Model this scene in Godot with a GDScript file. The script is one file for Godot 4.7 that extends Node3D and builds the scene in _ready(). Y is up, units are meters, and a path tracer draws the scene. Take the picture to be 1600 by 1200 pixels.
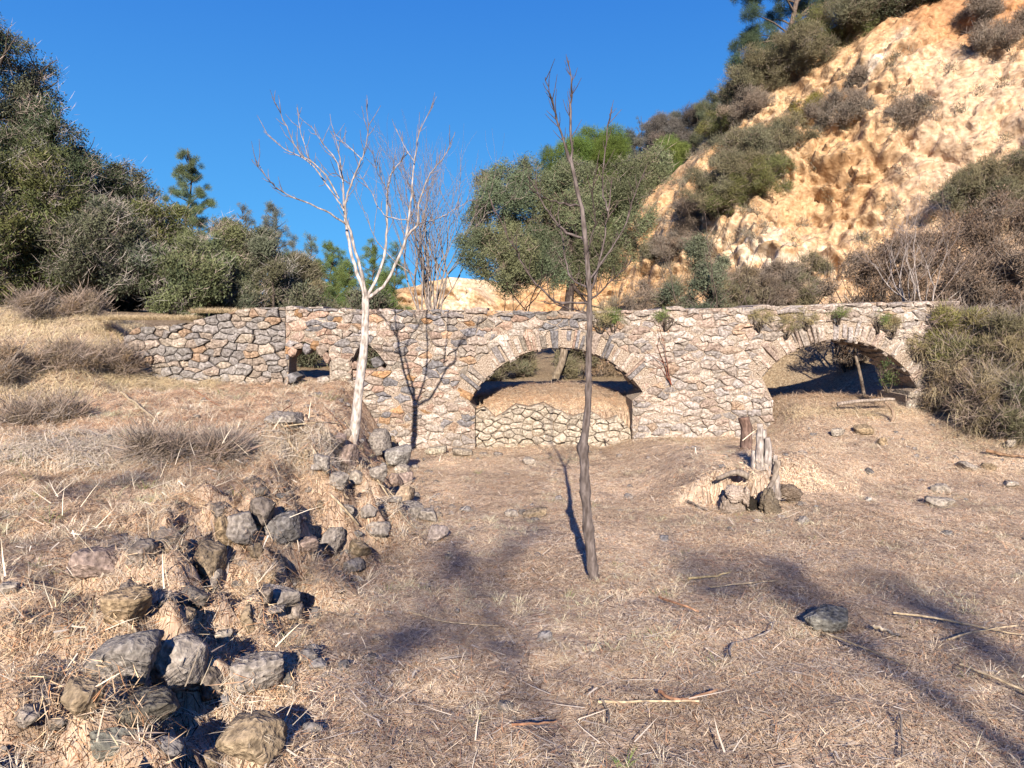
extends Node3D

const EYE := Vector3(0, 1.65, 0)
const PITCH := -0.0873
const FOCAL := 1200.0
const SUN_ELEVATION := 0.44
const SUN_HEADING := 0.033
const WALL_Z := -11.0

var rng := RandomNumberGenerator.new()
var broad := FastNoiseLite.new()
var fine := FastNoiseLite.new()
var ridge := FastNoiseLite.new()
var crag := FastNoiseLite.new()
var names := {}
var mats := {}
var light_way := Vector3(sin(SUN_HEADING) * cos(SUN_ELEVATION), -sin(SUN_ELEVATION), -cos(SUN_HEADING) * cos(SUN_ELEVATION))


func _ready() -> void:
	rng.seed = 7
	broad.seed = 3
	broad.frequency = 1.0
	broad.fractal_octaves = 4
	fine.seed = 11
	fine.frequency = 1.0
	fine.fractal_octaves = 2
	ridge.seed = 5
	ridge.frequency = 1.0
	ridge.fractal_type = FastNoiseLite.FRACTAL_RIDGED
	ridge.fractal_octaves = 4
	crag.seed = 9
	crag.frequency = 1.0
	crag.noise_type = FastNoiseLite.TYPE_CELLULAR
	crag.cellular_return_type = FastNoiseLite.RETURN_DISTANCE2_SUB
	crag.fractal_type = FastNoiseLite.FRACTAL_NONE
	camera_sky_sun()
	materials()
	ground()
	hillside()
	wall()
	infill()
	background_trees()
	hillside_shrubs()
	wall_plants()
	near_trees()
	stump_and_pit()
	rocks()
	edge_stones()
	canes()
	litter()
	trees_behind()


func camera_sky_sun() -> void:
	var cam := Camera3D.new()
	cam.name = "camera"
	cam.position = EYE
	cam.rotation.x = PITCH
	cam.fov = rad_to_deg(2.0 * atan(600.0 / FOCAL))
	cam.near = 0.05
	cam.far = 1500.0
	add_child(cam)
	cam.current = true
	var env := Environment.new()
	env.background_mode = Environment.BG_SKY
	env.tonemap_mode = Environment.TONE_MAPPER_LINEAR
	env.tonemap_exposure = 2.55
	env.sdfgi_enabled = true
	env.ssao_enabled = true
	env.ssil_enabled = true
	var sm := ProceduralSkyMaterial.new()
	sm.sky_top_color = Color(0.03, 0.26, 0.61)
	sm.sky_horizon_color = Color(0.31, 0.60, 0.80)
	sm.sky_curve = 0.22
	sm.sky_energy_multiplier = 0.86
	sm.ground_bottom_color = Color(0.30, 0.25, 0.2)
	sm.ground_horizon_color = Color(0.5, 0.5, 0.5)
	sm.ground_energy_multiplier = 0.6
	sm.sun_angle_max = 3.0
	var sky := Sky.new()
	sky.sky_material = sm
	env.sky = sky
	var we := WorldEnvironment.new()
	we.name = "world_environment"
	we.environment = env
	add_child(we)
	var sun := DirectionalLight3D.new()
	sun.name = "sun"
	sun.light_energy = 1.6
	sun.light_color = Color(1.0, 0.95, 0.89)
	sun.light_angular_distance = 0.5
	sun.shadow_enabled = true
	add_child(sun)
	sun.look_at_from_position(Vector3.ZERO, light_way, Vector3.UP)


# ---------------------------------------------------------------- helpers

func point(px: float, py: float, depth: float) -> Vector3:
	# a point of the survey: bearing and height angle as read off the photograph, and its distance
	var dir := Vector3((px - 800.0) / FOCAL, (600.0 - py) / FOCAL, -1.0).rotated(Vector3.RIGHT, PITCH)
	return EYE + dir * (depth / -dir.z)


func on_ground(px: float, py: float) -> Vector3:
	var d := 1.2
	while d < 80.0:
		var p := point(px, py, d)
		if p.y <= ground_height(p.x, p.z):
			var lo := d - 0.08
			for i in 6:
				var m := (lo + d) * 0.5
				p = point(px, py, m)
				if p.y <= ground_height(p.x, p.z):
					d = m
				else:
					lo = m
			return p
		d += 0.08
	return point(px, py, 30.0)


func on_wall(px: float, py: float) -> Vector2:
	var p := point(px, py, -WALL_Z)
	return Vector2(p.x, p.y)


func curve(k: Array, t: float) -> float:
	if t <= k[0][0]:
		return k[0][1]
	for i in range(1, k.size()):
		if t <= k[i][0]:
			var f: float = (t - k[i - 1][0]) / (k[i][0] - k[i - 1][0])
			return lerpf(k[i - 1][1], k[i][1], f)
	return k[-1][1]


func numbered(called: String) -> String:
	var n: int = names.get(called, 0)
	names[called] = n + 1
	return called if n == 0 else "%s_%03d" % [called, n]


func thing(called: String, label: String, category: String, at := Vector3.ZERO, group := "") -> Node3D:
	var o := Node3D.new()
	o.name = numbered(called)
	o.position = at
	add_child(o)
	o.set_meta("label", label)
	o.set_meta("category", category)
	if group:
		o.set_meta("group", group)
	return o


func part(called: String, mesh: Mesh, mat: Material, parent: Node, at := Vector3.ZERO) -> MeshInstance3D:
	var m := MeshInstance3D.new()
	m.mesh = mesh
	m.material_override = mat
	var n := 0
	if parent.has_meta("n_" + called):
		n = parent.get_meta("n_" + called)
	parent.set_meta("n_" + called, n + 1)
	m.name = called if n == 0 else "%s_%03d" % [called, n]
	m.position = at
	parent.add_child(m, true)
	return m


func single(called: String, mesh: Mesh, mat: Material, label: String, category: String, at := Vector3.ZERO, group := "") -> MeshInstance3D:
	var m := MeshInstance3D.new()
	m.mesh = mesh
	m.material_override = mat
	m.name = numbered(called)
	m.position = at
	add_child(m)
	m.set_meta("label", label)
	m.set_meta("category", category)
	if group:
		m.set_meta("group", group)
	return m


func begin() -> SurfaceTool:
	var st := SurfaceTool.new()
	st.begin(Mesh.PRIMITIVE_TRIANGLES)
	return st


func tri(st: SurfaceTool, a: Vector3, b: Vector3, c: Vector3, outward: Vector3, col: Color) -> void:
	st.set_color(col)
	if (b - a).cross(c - a).dot(outward) > 0.0:
		var t := b
		b = c
		c = t
	st.add_vertex(a)
	st.add_vertex(b)
	st.add_vertex(c)


func trin(st: SurfaceTool, p: Array, n: Array, col: Array) -> void:
	var order := [0, 1, 2]
	if (p[1] - p[0]).cross(p[2] - p[0]).dot(n[0] + n[1] + n[2]) > 0.0:
		order = [0, 2, 1]
	for i in order:
		st.set_color(col[i])
		st.set_normal(n[i])
		st.add_vertex(p[i])


func tube(st: SurfaceTool, pts: Array, rad: Array, c0: Color, c1: Color, sides := 6, lumps := 0.0) -> void:
	var n := pts.size()
	var rings := []
	var norms := []
	var prev := Vector3.ZERO
	for i in n:
		var t: Vector3 = (pts[mini(i + 1, n - 1)] - pts[maxi(i - 1, 0)]).normalized()
		var u: Vector3 = prev - t * prev.dot(t) if prev != Vector3.ZERO else Vector3.ZERO
		if u.length() < 0.01:
			u = t.cross(Vector3.RIGHT if absf(t.x) < 0.8 else Vector3.FORWARD)
		u = u.normalized()
		prev = u
		var v := t.cross(u)
		var ring := []
		var nr := []
		for s in sides:
			var a := TAU * s / sides
			var d := u * cos(a) + v * sin(a)
			var r: float = rad[i]
			if lumps > 0.0:
				r *= 1.0 + lumps * fine.get_noise_3dv(pts[i] * 9.0 + d * 1.7)
			ring.append(pts[i] + d * r)
			nr.append(d)
		rings.append(ring)
		norms.append(nr)
	for i in n - 1:
		var ca := c0.lerp(c1, float(i) / (n - 1))
		var cb := c0.lerp(c1, float(i + 1) / (n - 1))
		for s in sides:
			var e := (s + 1) % sides
			trin(st, [rings[i][s], rings[i][e], rings[i + 1][s]], [norms[i][s], norms[i][e], norms[i + 1][s]], [ca, ca, cb])
			trin(st, [rings[i][e], rings[i + 1][e], rings[i + 1][s]], [norms[i][e], norms[i + 1][e], norms[i + 1][s]], [ca, cb, cb])
	var last: Vector3 = (pts[n - 1] - pts[n - 2]).normalized()
	if rad[n - 1] > 0.012:
		for s in range(1, sides - 1):
			trin(st, [rings[n - 1][0], rings[n - 1][s], rings[n - 1][s + 1]], [last, last, last], [c1, c1, c1])


func smooth_path(pts: Array, times: int, wobble := 0.0) -> Array:
	var out := []
	var n := pts.size()
	for i in n - 1:
		var p0: Vector3 = pts[maxi(i - 1, 0)]
		var p1: Vector3 = pts[i]
		var p2: Vector3 = pts[i + 1]
		var p3: Vector3 = pts[mini(i + 2, n - 1)]
		for k in times:
			var q := p1.cubic_interpolate(p2, p0, p3, float(k) / times)
			if wobble > 0.0 and (i > 0 or k > 0):
				q += spread(wobble)
			out.append(q)
	out.append(pts[-1])
	return out


func spread(r: float) -> Vector3:
	return Vector3(rng.randf_range(-r, r), rng.randf_range(-r, r), rng.randf_range(-r, r))


func unit() -> Vector3:
	var v := spread(1.0)
	while v.length() > 1.0 or v.length() < 0.05:
		v = spread(1.0)
	return v.normalized()


func tapered(n: int, r0: float, r1: float, power := 1.0) -> Array:
	var out := []
	for i in n:
		out.append(lerpf(r0, r1, pow(float(i) / maxi(n - 1, 1), power)))
	return out


# ---------------------------------------------------------------- materials

func noise_image(size: int, freq: float, sd: int, low: Color, high: Color, kind := FastNoiseLite.FRACTAL_FBM, stretch := Vector2.ONE) -> Image:
	var n := FastNoiseLite.new()
	n.seed = sd
	n.frequency = freq
	n.fractal_type = kind
	n.fractal_octaves = 5
	n.noise_type = FastNoiseLite.TYPE_SIMPLEX_SMOOTH
	var base := n.get_seamless_image(int(size / stretch.x), int(size / stretch.y))
	base.resize(size, size)
	base.convert(Image.FORMAT_RGBA8)
	var data := base.get_data()
	for i in range(0, data.size(), 4):
		var t := data[i] / 255.0
		var c := low.lerp(high, t)
		data[i] = int(c.r8)
		data[i + 1] = int(c.g8)
		data[i + 2] = int(c.b8)
	return Image.create_from_data(size, size, false, Image.FORMAT_RGBA8, data)


func relief(im: Image, strength: float) -> ImageTexture:
	var b: Image = im.duplicate()
	b.bump_map_to_normal_map(strength)
	return ImageTexture.create_from_image(b)


func surface(scale: float, tex: Image, bump: float, rough := 0.95) -> StandardMaterial3D:
	var m := StandardMaterial3D.new()
	m.vertex_color_use_as_albedo = true
	m.roughness = rough
	m.metallic_specular = 0.25
	if tex:
		m.albedo_texture = ImageTexture.create_from_image(tex)
		m.uv1_triplanar = true
		m.uv1_world_triplanar = true
		m.uv1_scale = Vector3.ONE * scale
		if bump > 0.0:
			m.heightmap_enabled = true
			m.heightmap_texture = m.albedo_texture
			m.heightmap_scale = bump
	return m


func materials() -> void:
	var grain := noise_image(512, 0.018, 21, Color(0.45, 0.43, 0.42), Color(1.0, 1.0, 1.0))
	mats.stone = surface(2.1, grain, 3.0)
	mats.rock = surface(2.6, noise_image(512, 0.02, 22, Color(0.35, 0.34, 0.34), Color(1, 1, 1)), 3.0)
	mats.bark = surface(3.0, noise_image(256, 0.03, 23, Color(0.45, 0.43, 0.42), Color(1, 1, 1), FastNoiseLite.FRACTAL_FBM, Vector2(1, 3)), 1.2)
	mats.earth_cliff = surface(0.45, noise_image(1024, 0.014, 24, Color(0.56, 0.50, 0.44), Color(1, 1, 1)), 6.0)
	mats.mortar = surface(3.2, noise_image(256, 0.05, 25, Color(0.5, 0.46, 0.42), Color(1, 1, 1)), 3.0)
	mats.leaf = surface(1.0, null, 0.0, 0.7)
	mats.leaf.cull_mode = BaseMaterial3D.CULL_DISABLED
	mats.leaf.backlight_enabled = true
	mats.leaf.backlight = Color(0.18, 0.2, 0.08)
	mats.straw = surface(1.0, null, 0.0, 0.8)
	mats.straw.cull_mode = BaseMaterial3D.CULL_DISABLED
	mats.wood = mats.bark
	# soil strewn with fine broken straw
	var size := 1024
	var soil := noise_image(size, 0.02, 26, Color(0.48, 0.44, 0.40), Color(0.84, 0.785, 0.71))
	var tones := [Color(0.78, 0.68, 0.56), Color(0.62, 0.5, 0.4), Color(0.40, 0.30, 0.25), Color(0.30, 0.23, 0.2), Color(0.70, 0.62, 0.54), Color(0.5, 0.36, 0.28)]
	for i in 9000:
		var p := Vector2(rng.randf() * size, rng.randf() * size)
		var a := rng.randf() * TAU
		var step := Vector2(cos(a), sin(a))
		var turn := rng.randf_range(-0.02, 0.02)
		var c: Color = tones[rng.randi() % tones.size()]
		var long := rng.randi_range(8, 55)
		var thick := rng.randf() < 0.3
		for k in long:
			p += step
			step = step.rotated(turn)
			var x := posmod(int(p.x), size)
			var y := posmod(int(p.y), size)
			soil.set_pixel(x, y, c)
			if thick:
				soil.set_pixel((x + 1) % size, y, c.darkened(0.2))
	var g := StandardMaterial3D.new()
	g.vertex_color_use_as_albedo = true
	g.albedo_texture = ImageTexture.create_from_image(soil)
	g.uv1_scale = Vector3(0.8, 0.8, 0.8)
	g.roughness = 1.0
	g.metallic_specular = 0.1
	g.heightmap_enabled = true
	g.heightmap_texture = g.albedo_texture
	g.heightmap_scale = 2.0
	mats.soil = g


# ---------------------------------------------------------------- ground

func terrace_foot(d: float) -> float:
	return curve([[0, -0.5], [2.0, -0.72], [2.85, -0.86], [3.4, -1.0], [4.3, -1.12], [5.1, -0.98], [6.0, -0.72], [7.0, -0.98], [8.6, -1.32], [10.0, -1.62], [11.5, -1.8]], d)


func ground_height(x: float, z: float) -> float:
	var d := -z
	var h := curve([[-40.0, 0.6], [-6.0, 0.08], [0.0, 0.02], [3.0, -0.03], [5.2, -0.13], [8.0, -0.2], [11.2, -0.25], [11.9, 0.38], [15.0, 0.45], [22.0, 0.9], [40.0, 1.4], [120.0, 3.0], [600.0, 12.0]], d)
	if d < 11.9:
		h = curve([[-40.0, 0.6], [-6.0, 0.08], [0.0, 0.02], [3.0, -0.03], [5.2, -0.13], [8.0, -0.2], [11.2, -0.25], [11.9, -0.25]], d)
	if d > 0.0 and d < 12.2:
		# the terrace on the left and its crumbled edge
		var foot := terrace_foot(d) + 0.12 * fine.get_noise_2d(z * 1.6, 4.0)
		var top := curve([[0, 0.02], [2, 0.10], [3, 0.18], [4.5, 0.33], [6.3, 0.36], [7.0, 0.52], [9.0, 0.58], [11.0, 0.69]], d)
		var width := curve([[0, 1.2], [5, 1.0], [7, 0.85], [9, 0.8], [11, 0.7]], d)
		var t := smoothstep(0.0, width, foot - x)
		h = lerpf(h, top, t)
		# the bank beyond the wall's left end
		var bank := smoothstep(-4.9, -6.2, x)
		h = lerpf(h, curve([[7.5, 0.5], [9.3, 0.72], [10.3, 1.1], [11.3, 1.5], [12.3, 1.72]], d), bank * smoothstep(7.0, 8.5, d))
		# mound before the pier with the hollow cut into it
		var mx := smoothstep(1.25, 2.1, x) * (1.0 - smoothstep(3.1, 3.9, x))
		var cut := 7.15 + 0.16 * fine.get_noise_2d(x * 3.0, 1.0)
		if x > 2.55:
			cut += smoothstep(2.5, 2.75, x) * 0.75
		cut += 0.25 * exp(-pow((x - 2.2) / 0.07, 4.0))
		h += mx * 0.36 * smoothstep(cut, cut + (0.16 if x < 2.5 else 0.5), d) * (1.0 - 0.55 * smoothstep(8.0, 10.6, d))
		h += 0.10 * mx * smoothstep(6.2, 7.1, d) * (1.0 - smoothstep(7.1, 7.3, d)) * smoothstep(2.0, 1.5, x)
		# earth spilling out under the right arch
		var rx := smoothstep(3.3, 4.1, x) * (1.0 - smoothstep(6.2, 6.6, x))
		h = lerpf(h, curve([[8.3, -0.2], [9.5, 0.02], [10.6, 0.26], [11.5, 0.42], [12.2, 0.40]], d), rx * smoothstep(8.2, 9.0, d))
		# the bank on the right
		var br := smoothstep(5.9, 8.0, x)
		h = lerpf(h, curve([[3, 0.0], [6, 0.3], [8.5, 0.8], [11, 1.5]], d), br * smoothstep(4.0, 9.0, d))
	if d > 11.2:
		# behind the wall
		var hb := curve([[-30, 3.5], [-14, 1.9], [-7, 1.72], [-6.2, 1.5], [-5.6, 0.72], [-1.9, 0.66], [-1.3, 0.42], [2.4, 0.42], [3.2, 0.1], [5.3, 0.10], [6.5, 0.85], [8, 1.5], [14, 1.8], [30, 3.0]], x)
		hb += 0.03 * clampf(d - 15.0, 0.0, 15.0) * smoothstep(-4.0, -2.0, x)
		if x > 2.5:
			hb += 0.5 * maxf(0.0, d - 15.2) * smoothstep(2.8, 4.2, x) * (1.0 - smoothstep(20.0, 30.0, d))
		if x > -3.0:
			hb = minf(hb, 1.55)
		h = lerpf(h, lerpf(hb, h, smoothstep(30.0, 70.0, d)), smoothstep(11.55, 11.75, d)) if absf(x) < 5.4 else lerpf(h, lerpf(hb, h, smoothstep(30.0, 70.0, d)), smoothstep(11.3, 12.5, d))
		# heaps of earth beneath the middle and right arches
		var e := 1.0 - pow(absf(x - 0.66) / 1.35, 4.0)
		if e > 0.0 and d > 11.2:
			h = maxf(h, 0.20 + curve([[11.18, -0.6], [11.32, 0.06], [12.0, 0.37], [12.4, 0.30], [13.0, 0.1], [13.6, -0.2]], d) * e)
		var e3 := 1.0 - pow(absf(x - 4.75) / 1.3, 4.0)
		if e3 > 0.0 and d > 11.4:
			h = maxf(h, curve([[11.4, 0.40], [11.9, 0.42], [12.5, 0.3], [13.0, 0.0]], d) * e3 + 0.06 * (x - 4.7))
	var soft := 1.0 if d < 40.0 else 4.0
	h += 0.045 * broad.get_noise_2d(x * 0.9, z * 0.9) * soft + 0.022 * fine.get_noise_2d(x * 4.5, z * 4.5)
	if d > 0.0 and d < 12.0 and x < terrace_foot(d) + 0.1:
		h += 0.08 * fine.get_noise_2d(x * 1.7 + 9.0, z * 1.7)
		var edge := clampf((terrace_foot(d) + 0.1 - x) / 0.3, 0, 1) * (1.0 - smoothstep(1.0, 1.6, terrace_foot(d) - x)) * (1.0 - smoothstep(7.0, 9.0, d))
		h += edge * (0.30 * fine.get_noise_2d(x * 2.1 - 30.0, z * 2.1) + 0.07 * fine.get_noise_2d(x * 6.0, z * 6.0 + 70.0))
	return h


func ground() -> void:
	var xs := PackedFloat32Array()
	var zs := PackedFloat32Array()
	var far := [8.5, 9.3, 10.2, 11.2, 12.5, 14.0, 16.0, 18.5, 22.0, 27.0, 34.0, 44.0, 60.0, 90.0, 140.0, 220.0, 400.0]
	for i in range(far.size() - 1, -1, -1):
		xs.append(-far[i])
	var v := -8.0
	while v < 8.01:
		xs.append(v)
		v += 0.065
	for f in far:
		xs.append(f)
	for f in [60.0, 30.0, 15.0, 8.0, 4.0, 2.0, 1.0, 0.0, -0.6, -1.2]:
		zs.append(f)
	v = -1.6
	while v > -13.6:
		zs.append(v)
		v -= 0.06
	for f in [13.8, 14.1, 14.5, 15.0, 15.6, 16.3, 17.0, 18.0, 19.0, 20.5, 22.0, 24.0, 27.0, 30.0, 34.0, 40.0, 48.0, 60.0, 80.0, 120.0, 200.0, 350.0, 600.0]:
		zs.append(-f)
	var nx := xs.size()
	var nz := zs.size()
	var pos := PackedVector3Array()
	var col := PackedColorArray()
	var uv := PackedVector2Array()
	for j in nz:
		for i in nx:
			var x := xs[i]
			var z := zs[j]
			pos.append(Vector3(x, ground_height(x, z), z))
			uv.append(Vector2(x, z))
			var t := 0.5 + 0.9 * broad.get_noise_2d(x * 0.55 + 40.0, z * 0.55)
			var c := Color(0.62, 0.555, 0.50).lerp(Color(1.0, 0.945, 0.88), clampf(t, 0, 1))
			if x < terrace_foot(-z):
				c = c.lerp(Color(0.80, 0.66, 0.57), 0.3)
			if z < -12.6:
				c = c.lerp(Color(0.62, 0.58, 0.42), 0.6)
			col.append(c)
	var idx := PackedInt32Array()
	for j in nz - 1:
		for i in nx - 1:
			var a := j * nx + i
			idx.append_array([a, a + nx, a + 1, a + 1, a + nx, a + nx + 1])
	var m := sheet(pos, col, uv, idx, nx, nz)
	var g := MeshInstance3D.new()
	g.name = "ground"
	g.mesh = m
	g.material_override = mats.soil
	g.set_meta("kind", "structure")
	g.set_meta("label", "dry earth strewn with straw, rising to a terrace at the left")
	add_child(g)


func sheet(pos: PackedVector3Array, col: PackedColorArray, uv: PackedVector2Array, idx: PackedInt32Array, nx: int, nz: int) -> ArrayMesh:
	var nor := PackedVector3Array()
	for j in nz:
		for i in nx:
			var a := pos[j * nx + mini(i + 1, nx - 1)] - pos[j * nx + maxi(i - 1, 0)]
			var b := pos[mini(j + 1, nz - 1) * nx + i] - pos[maxi(j - 1, 0) * nx + i]
			var n := b.cross(a).normalized()
			nor.append(n)
	var p0 := pos[idx[0]]
	if (pos[idx[1]] - p0).cross(pos[idx[2]] - p0).dot(nor[0]) > 0.0:
		for k in range(0, idx.size(), 3):
			var t := idx[k + 1]
			idx[k + 1] = idx[k + 2]
			idx[k + 2] = t
	var arr := []
	arr.resize(Mesh.ARRAY_MAX)
	arr[Mesh.ARRAY_VERTEX] = pos
	arr[Mesh.ARRAY_NORMAL] = nor
	arr[Mesh.ARRAY_COLOR] = col
	arr[Mesh.ARRAY_TEX_UV] = uv
	arr[Mesh.ARRAY_INDEX] = idx
	var m := ArrayMesh.new()
	m.add_surface_from_arrays(Mesh.PRIMITIVE_TRIANGLES, arr)
	return m


# ---------------------------------------------------------------- the orange hillside

const SLOPE := [
	[480, 34, 500, 38, 478], [560, 31, 500, 34, 470], [640, 26, 500, 28, 446], [700, 25, 500, 27, 432], [780, 25, 500, 28, 440], [880, 24, 500, 29, 425], [960, 22, 500, 30, 392],
	[1000, 21, 500, 30, 312], [1070, 20, 500, 29, 247], [1130, 19, 500, 28, 182], [1170, 18.5, 500, 27, 128], [1250, 18, 500, 26, 84],
	[1370, 17, 500, 25, 18], [1450, 16.5, 500, 24.5, -25], [1600, 15.5, 500, 23, -80], [1800, 14.5, 510, 21, -170], [2200, 13, 520, 17, -300], [3000, 11, 540, 13, -500]]


func slope_value(px: float, k: int) -> float:
	for i in range(1, SLOPE.size()):
		if px <= SLOPE[i][0] or i == SLOPE.size() - 1:
			var f: float = clampf((px - SLOPE[i - 1][0]) / (SLOPE[i][0] - SLOPE[i - 1][0]), 0, 1)
			return lerpf(SLOPE[i - 1][k], SLOPE[i][k], f)
	return 0.0


func slope_raw(px: float, v: float) -> Vector3:
	var b := point(px, slope_value(px, 2), slope_value(px, 1))
	var r := point(px, slope_value(px, 4), slope_value(px, 3))
	b.y -= 1.2
	if v <= 1.0:
		var p := b.lerp(r, v)
		p.y += 0.0
		return p
	var out := r + (r - b) * Vector3(0.9, -0.1, 0.9) * (v - 1.0) * 2.0
	return out


func slope_point(px: float, v: float) -> Vector3:
	var p := slope_raw(px, v)
	var n := Vector3(-0.35, 0.35, 0.87)
	var gully := broad.get_noise_3d(p.x * 0.6 + 0.35 * p.y, p.y * 0.12, p.z * 0.6 - 30.0)
	var keep := 1.0 - 0.75 * smoothstep(0.8, 1.0, v)
	var amount := 1.5 * broad.get_noise_3d(p.x * 0.13, p.y * 0.16, p.z * 0.13)
	var q := p + n * broad.get_noise_3d(p.x * 0.3, p.y * 0.3, 5.0) * 0.8
	amount += 0.55 * (ridge.get_noise_3d(q.x * 0.13, q.y * 0.16, q.z * 0.13) - 0.1)
	var warp := Vector3(broad.get_noise_3d(p.x * 0.5, p.y * 0.5, p.z * 0.5), broad.get_noise_3d(p.x * 0.5, p.y * 0.5, p.z * 0.5 + 40.0), 0.0)
	var w := p + warp * 0.9
	var crack := crag.get_noise_3d(w.x * 0.42, w.y * 0.62, w.z * 0.42)
	amount -= 0.34 * (1.0 - smoothstep(-1.0, -0.78, crack))
	var small_crack := crag.get_noise_3d(w.x * 1.3 + 9.0, w.y * 2.0, w.z * 1.3)
	amount -= 0.10 * (1.0 - smoothstep(-1.0, -0.7, small_crack))
	var layer := (p.y + 0.35 * p.x + 1.2 * warp.x) * 1.15
	amount += 0.22 * smoothstep(0.0, 0.8, layer - floorf(layer))
	amount -= 0.13 * smoothstep(0.05, 0.4, absf(gully)) * smoothstep(0.0, 0.2, 1.0 - v)
	amount += 0.12 * broad.get_noise_3d(q.x * 1.4, q.y * 1.8, q.z * 1.4) + 0.05 * fine.get_noise_3d(q.x * 4.0, q.y * 5.0, q.z * 4.0)
	if px > 1380.0:
		keep *= lerpf(1.0, 0.55, smoothstep(1380, 1480, px))
	return p + n * amount * keep


func slope_place(px: float, py: float) -> Vector3:
	var lo := 0.0
	var hi := 1.0
	for i in 14:
		var m := (lo + hi) * 0.5
		var p := slope_point(px, m) - EYE
		p = p.rotated(Vector3.RIGHT, -PITCH)
		var y := 600.0 + FOCAL * p.y / p.z
		if y > py:
			lo = m
		else:
			hi = m
	return slope_point(px, (lo + hi) * 0.5)


func hillside() -> void:
	var cols := PackedFloat32Array()
	var px := 480.0
	while px < 1700.0:
		cols.append(px)
		px += 3.2 if px > 900.0 else 6.0
	while px < 3000.0:
		cols.append(px)
		px += 25.0
	var rows := 190
	var extra := 12
	var pos := PackedVector3Array()
	var col := PackedColorArray()
	var uv := PackedVector2Array()
	for j in rows + extra:
		for i in cols.size():
			var v := float(j) / (rows - 1) if j < rows else 1.0 + 0.08 * (j - rows + 1)
			var p := slope_point(cols[i], v)
			pos.append(p)
			uv.append(Vector2(p.x, p.y))
			var t := 0.5 + 0.9 * broad.get_noise_3d(p.x * 0.35, p.y * 0.6, p.z * 0.35)
			var c := Color(0.57, 0.375, 0.205).lerp(Color(0.65, 0.495, 0.325), clampf(t, 0, 1))
			var py := lerpf(slope_value(cols[i], 2), slope_value(cols[i], 4), v)
			var pale := smoothstep(1360, 1440, cols[i]) * smoothstep(60, 130, py)
			c = c.lerp(Color(0.66, 0.51, 0.37), 0.75 * pale)
			var chalk := exp(-pow((cols[i] - 1205.0) / 100.0, 2.0) - pow((py - 392.0) / 42.0, 2.0))
			chalk += exp(-pow((cols[i] - 1390.0 + (py - 100.0) * 0.9) / 12.0, 2.0)) * smoothstep(160, 140, py) * smoothstep(60, 90, py)
			chalk += 0.7 * exp(-pow((cols[i] - 720.0) / 60.0, 2.0))
			chalk *= smoothstep(-0.45, 0.05, fine.get_noise_3d(p.x * 1.1, p.y * 1.3, p.z * 1.1))
			c = c.lerp(Color(0.84, 0.76, 0.64), clampf(chalk, 0, 1))
			var rust := smoothstep(1330, 1450, cols[i]) * smoothstep(130, 40, py)  # rust-red earth, with the shade of the crest pines painted into the colour
			c = c.lerp(Color(0.50, 0.24, 0.11), 0.6 * rust)
			var band := (p.y + 0.35 * p.x + 0.8 * broad.get_noise_3d(p.x * 0.5, p.y * 0.5, p.z * 0.5)) * 1.9
			if band - floorf(band) < 0.2 and pale < 0.5:
				c = c.lerp(Color(0.52, 0.33, 0.18), 0.3)
			var rock := ridge.get_noise_3d(p.x * 0.5 + 20.0, p.y * 0.9, p.z * 0.5)
			if rock < -0.45:
				c = c.lerp(Color(0.45, 0.25, 0.12), 0.4)
			col.append(c)
	var nx := cols.size()
	var idx := PackedInt32Array()
	for j in rows + extra - 1:
		for i in nx - 1:
			var a := j * nx + i
			idx.append_array([a, a + nx, a + 1, a + 1, a + nx, a + nx + 1])
	var h := MeshInstance3D.new()
	h.name = "hillside"
	h.mesh = sheet_up(pos, col, uv, idx, nx, rows + extra)
	h.material_override = mats.earth_cliff
	h.set_meta("kind", "structure")
	h.set_meta("label", "steep eroded hillside of orange and chalky earth")
	add_child(h)


func sheet_up(pos: PackedVector3Array, col: PackedColorArray, uv: PackedVector2Array, idx: PackedInt32Array, nx: int, nz: int) -> ArrayMesh:
	var m := sheet(pos, col, uv, idx, nx, nz)
	var arr := m.surface_get_arrays(0)
	var nor: PackedVector3Array = arr[Mesh.ARRAY_NORMAL]
	var mid := nor[(nz >> 1) * nx + (nx >> 1)]
	if mid.dot(Vector3(-0.2, 0.5, 0.8)) < 0.0:
		for i in nor.size():
			nor[i] = -nor[i]
		var ix: PackedInt32Array = arr[Mesh.ARRAY_INDEX]
		for k in range(0, ix.size(), 3):
			var t := ix[k + 1]
			ix[k + 1] = ix[k + 2]
			ix[k + 2] = t
		arr[Mesh.ARRAY_NORMAL] = nor
		arr[Mesh.ARRAY_INDEX] = ix
	var o := ArrayMesh.new()
	o.add_surface_from_arrays(Mesh.PRIMITIVE_TRIANGLES, arr)
	return o


# ---------------------------------------------------------------- masonry

func stone_tone(p: Vector2) -> Color:
	var k := rng.randf()
	var c := Color(0.40, 0.36, 0.33)
	if k < 0.22:
		c = Color(0.29, 0.28, 0.285)
	elif k < 0.42:
		c = Color(0.50, 0.41, 0.34)
	elif k < 0.60:
		c = Color(0.50, 0.36, 0.28)
	elif k < 0.66:
		c = Color(0.50, 0.31, 0.17)
	elif k < 0.82:
		c = Color(0.42, 0.37, 0.31)
	else:
		c = Color(0.60, 0.53, 0.46)
	var lime := smoothstep(1.0, 2.4, p.x) * 0.4
	lime += 0.35 * smoothstep(0.2, -0.2, p.y)
	lime += 0.25 * smoothstep(0.0, 0.3, fine.get_noise_2d(p.x * 1.2, p.y * 1.2))
	c = c.lerp(Color(0.64, 0.56, 0.49), clampf(lime, 0, 0.6))
	var f := rng.randf_range(0.72, 1.22)
	return Color(c.r * f, c.g * f, c.b * f)


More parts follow.
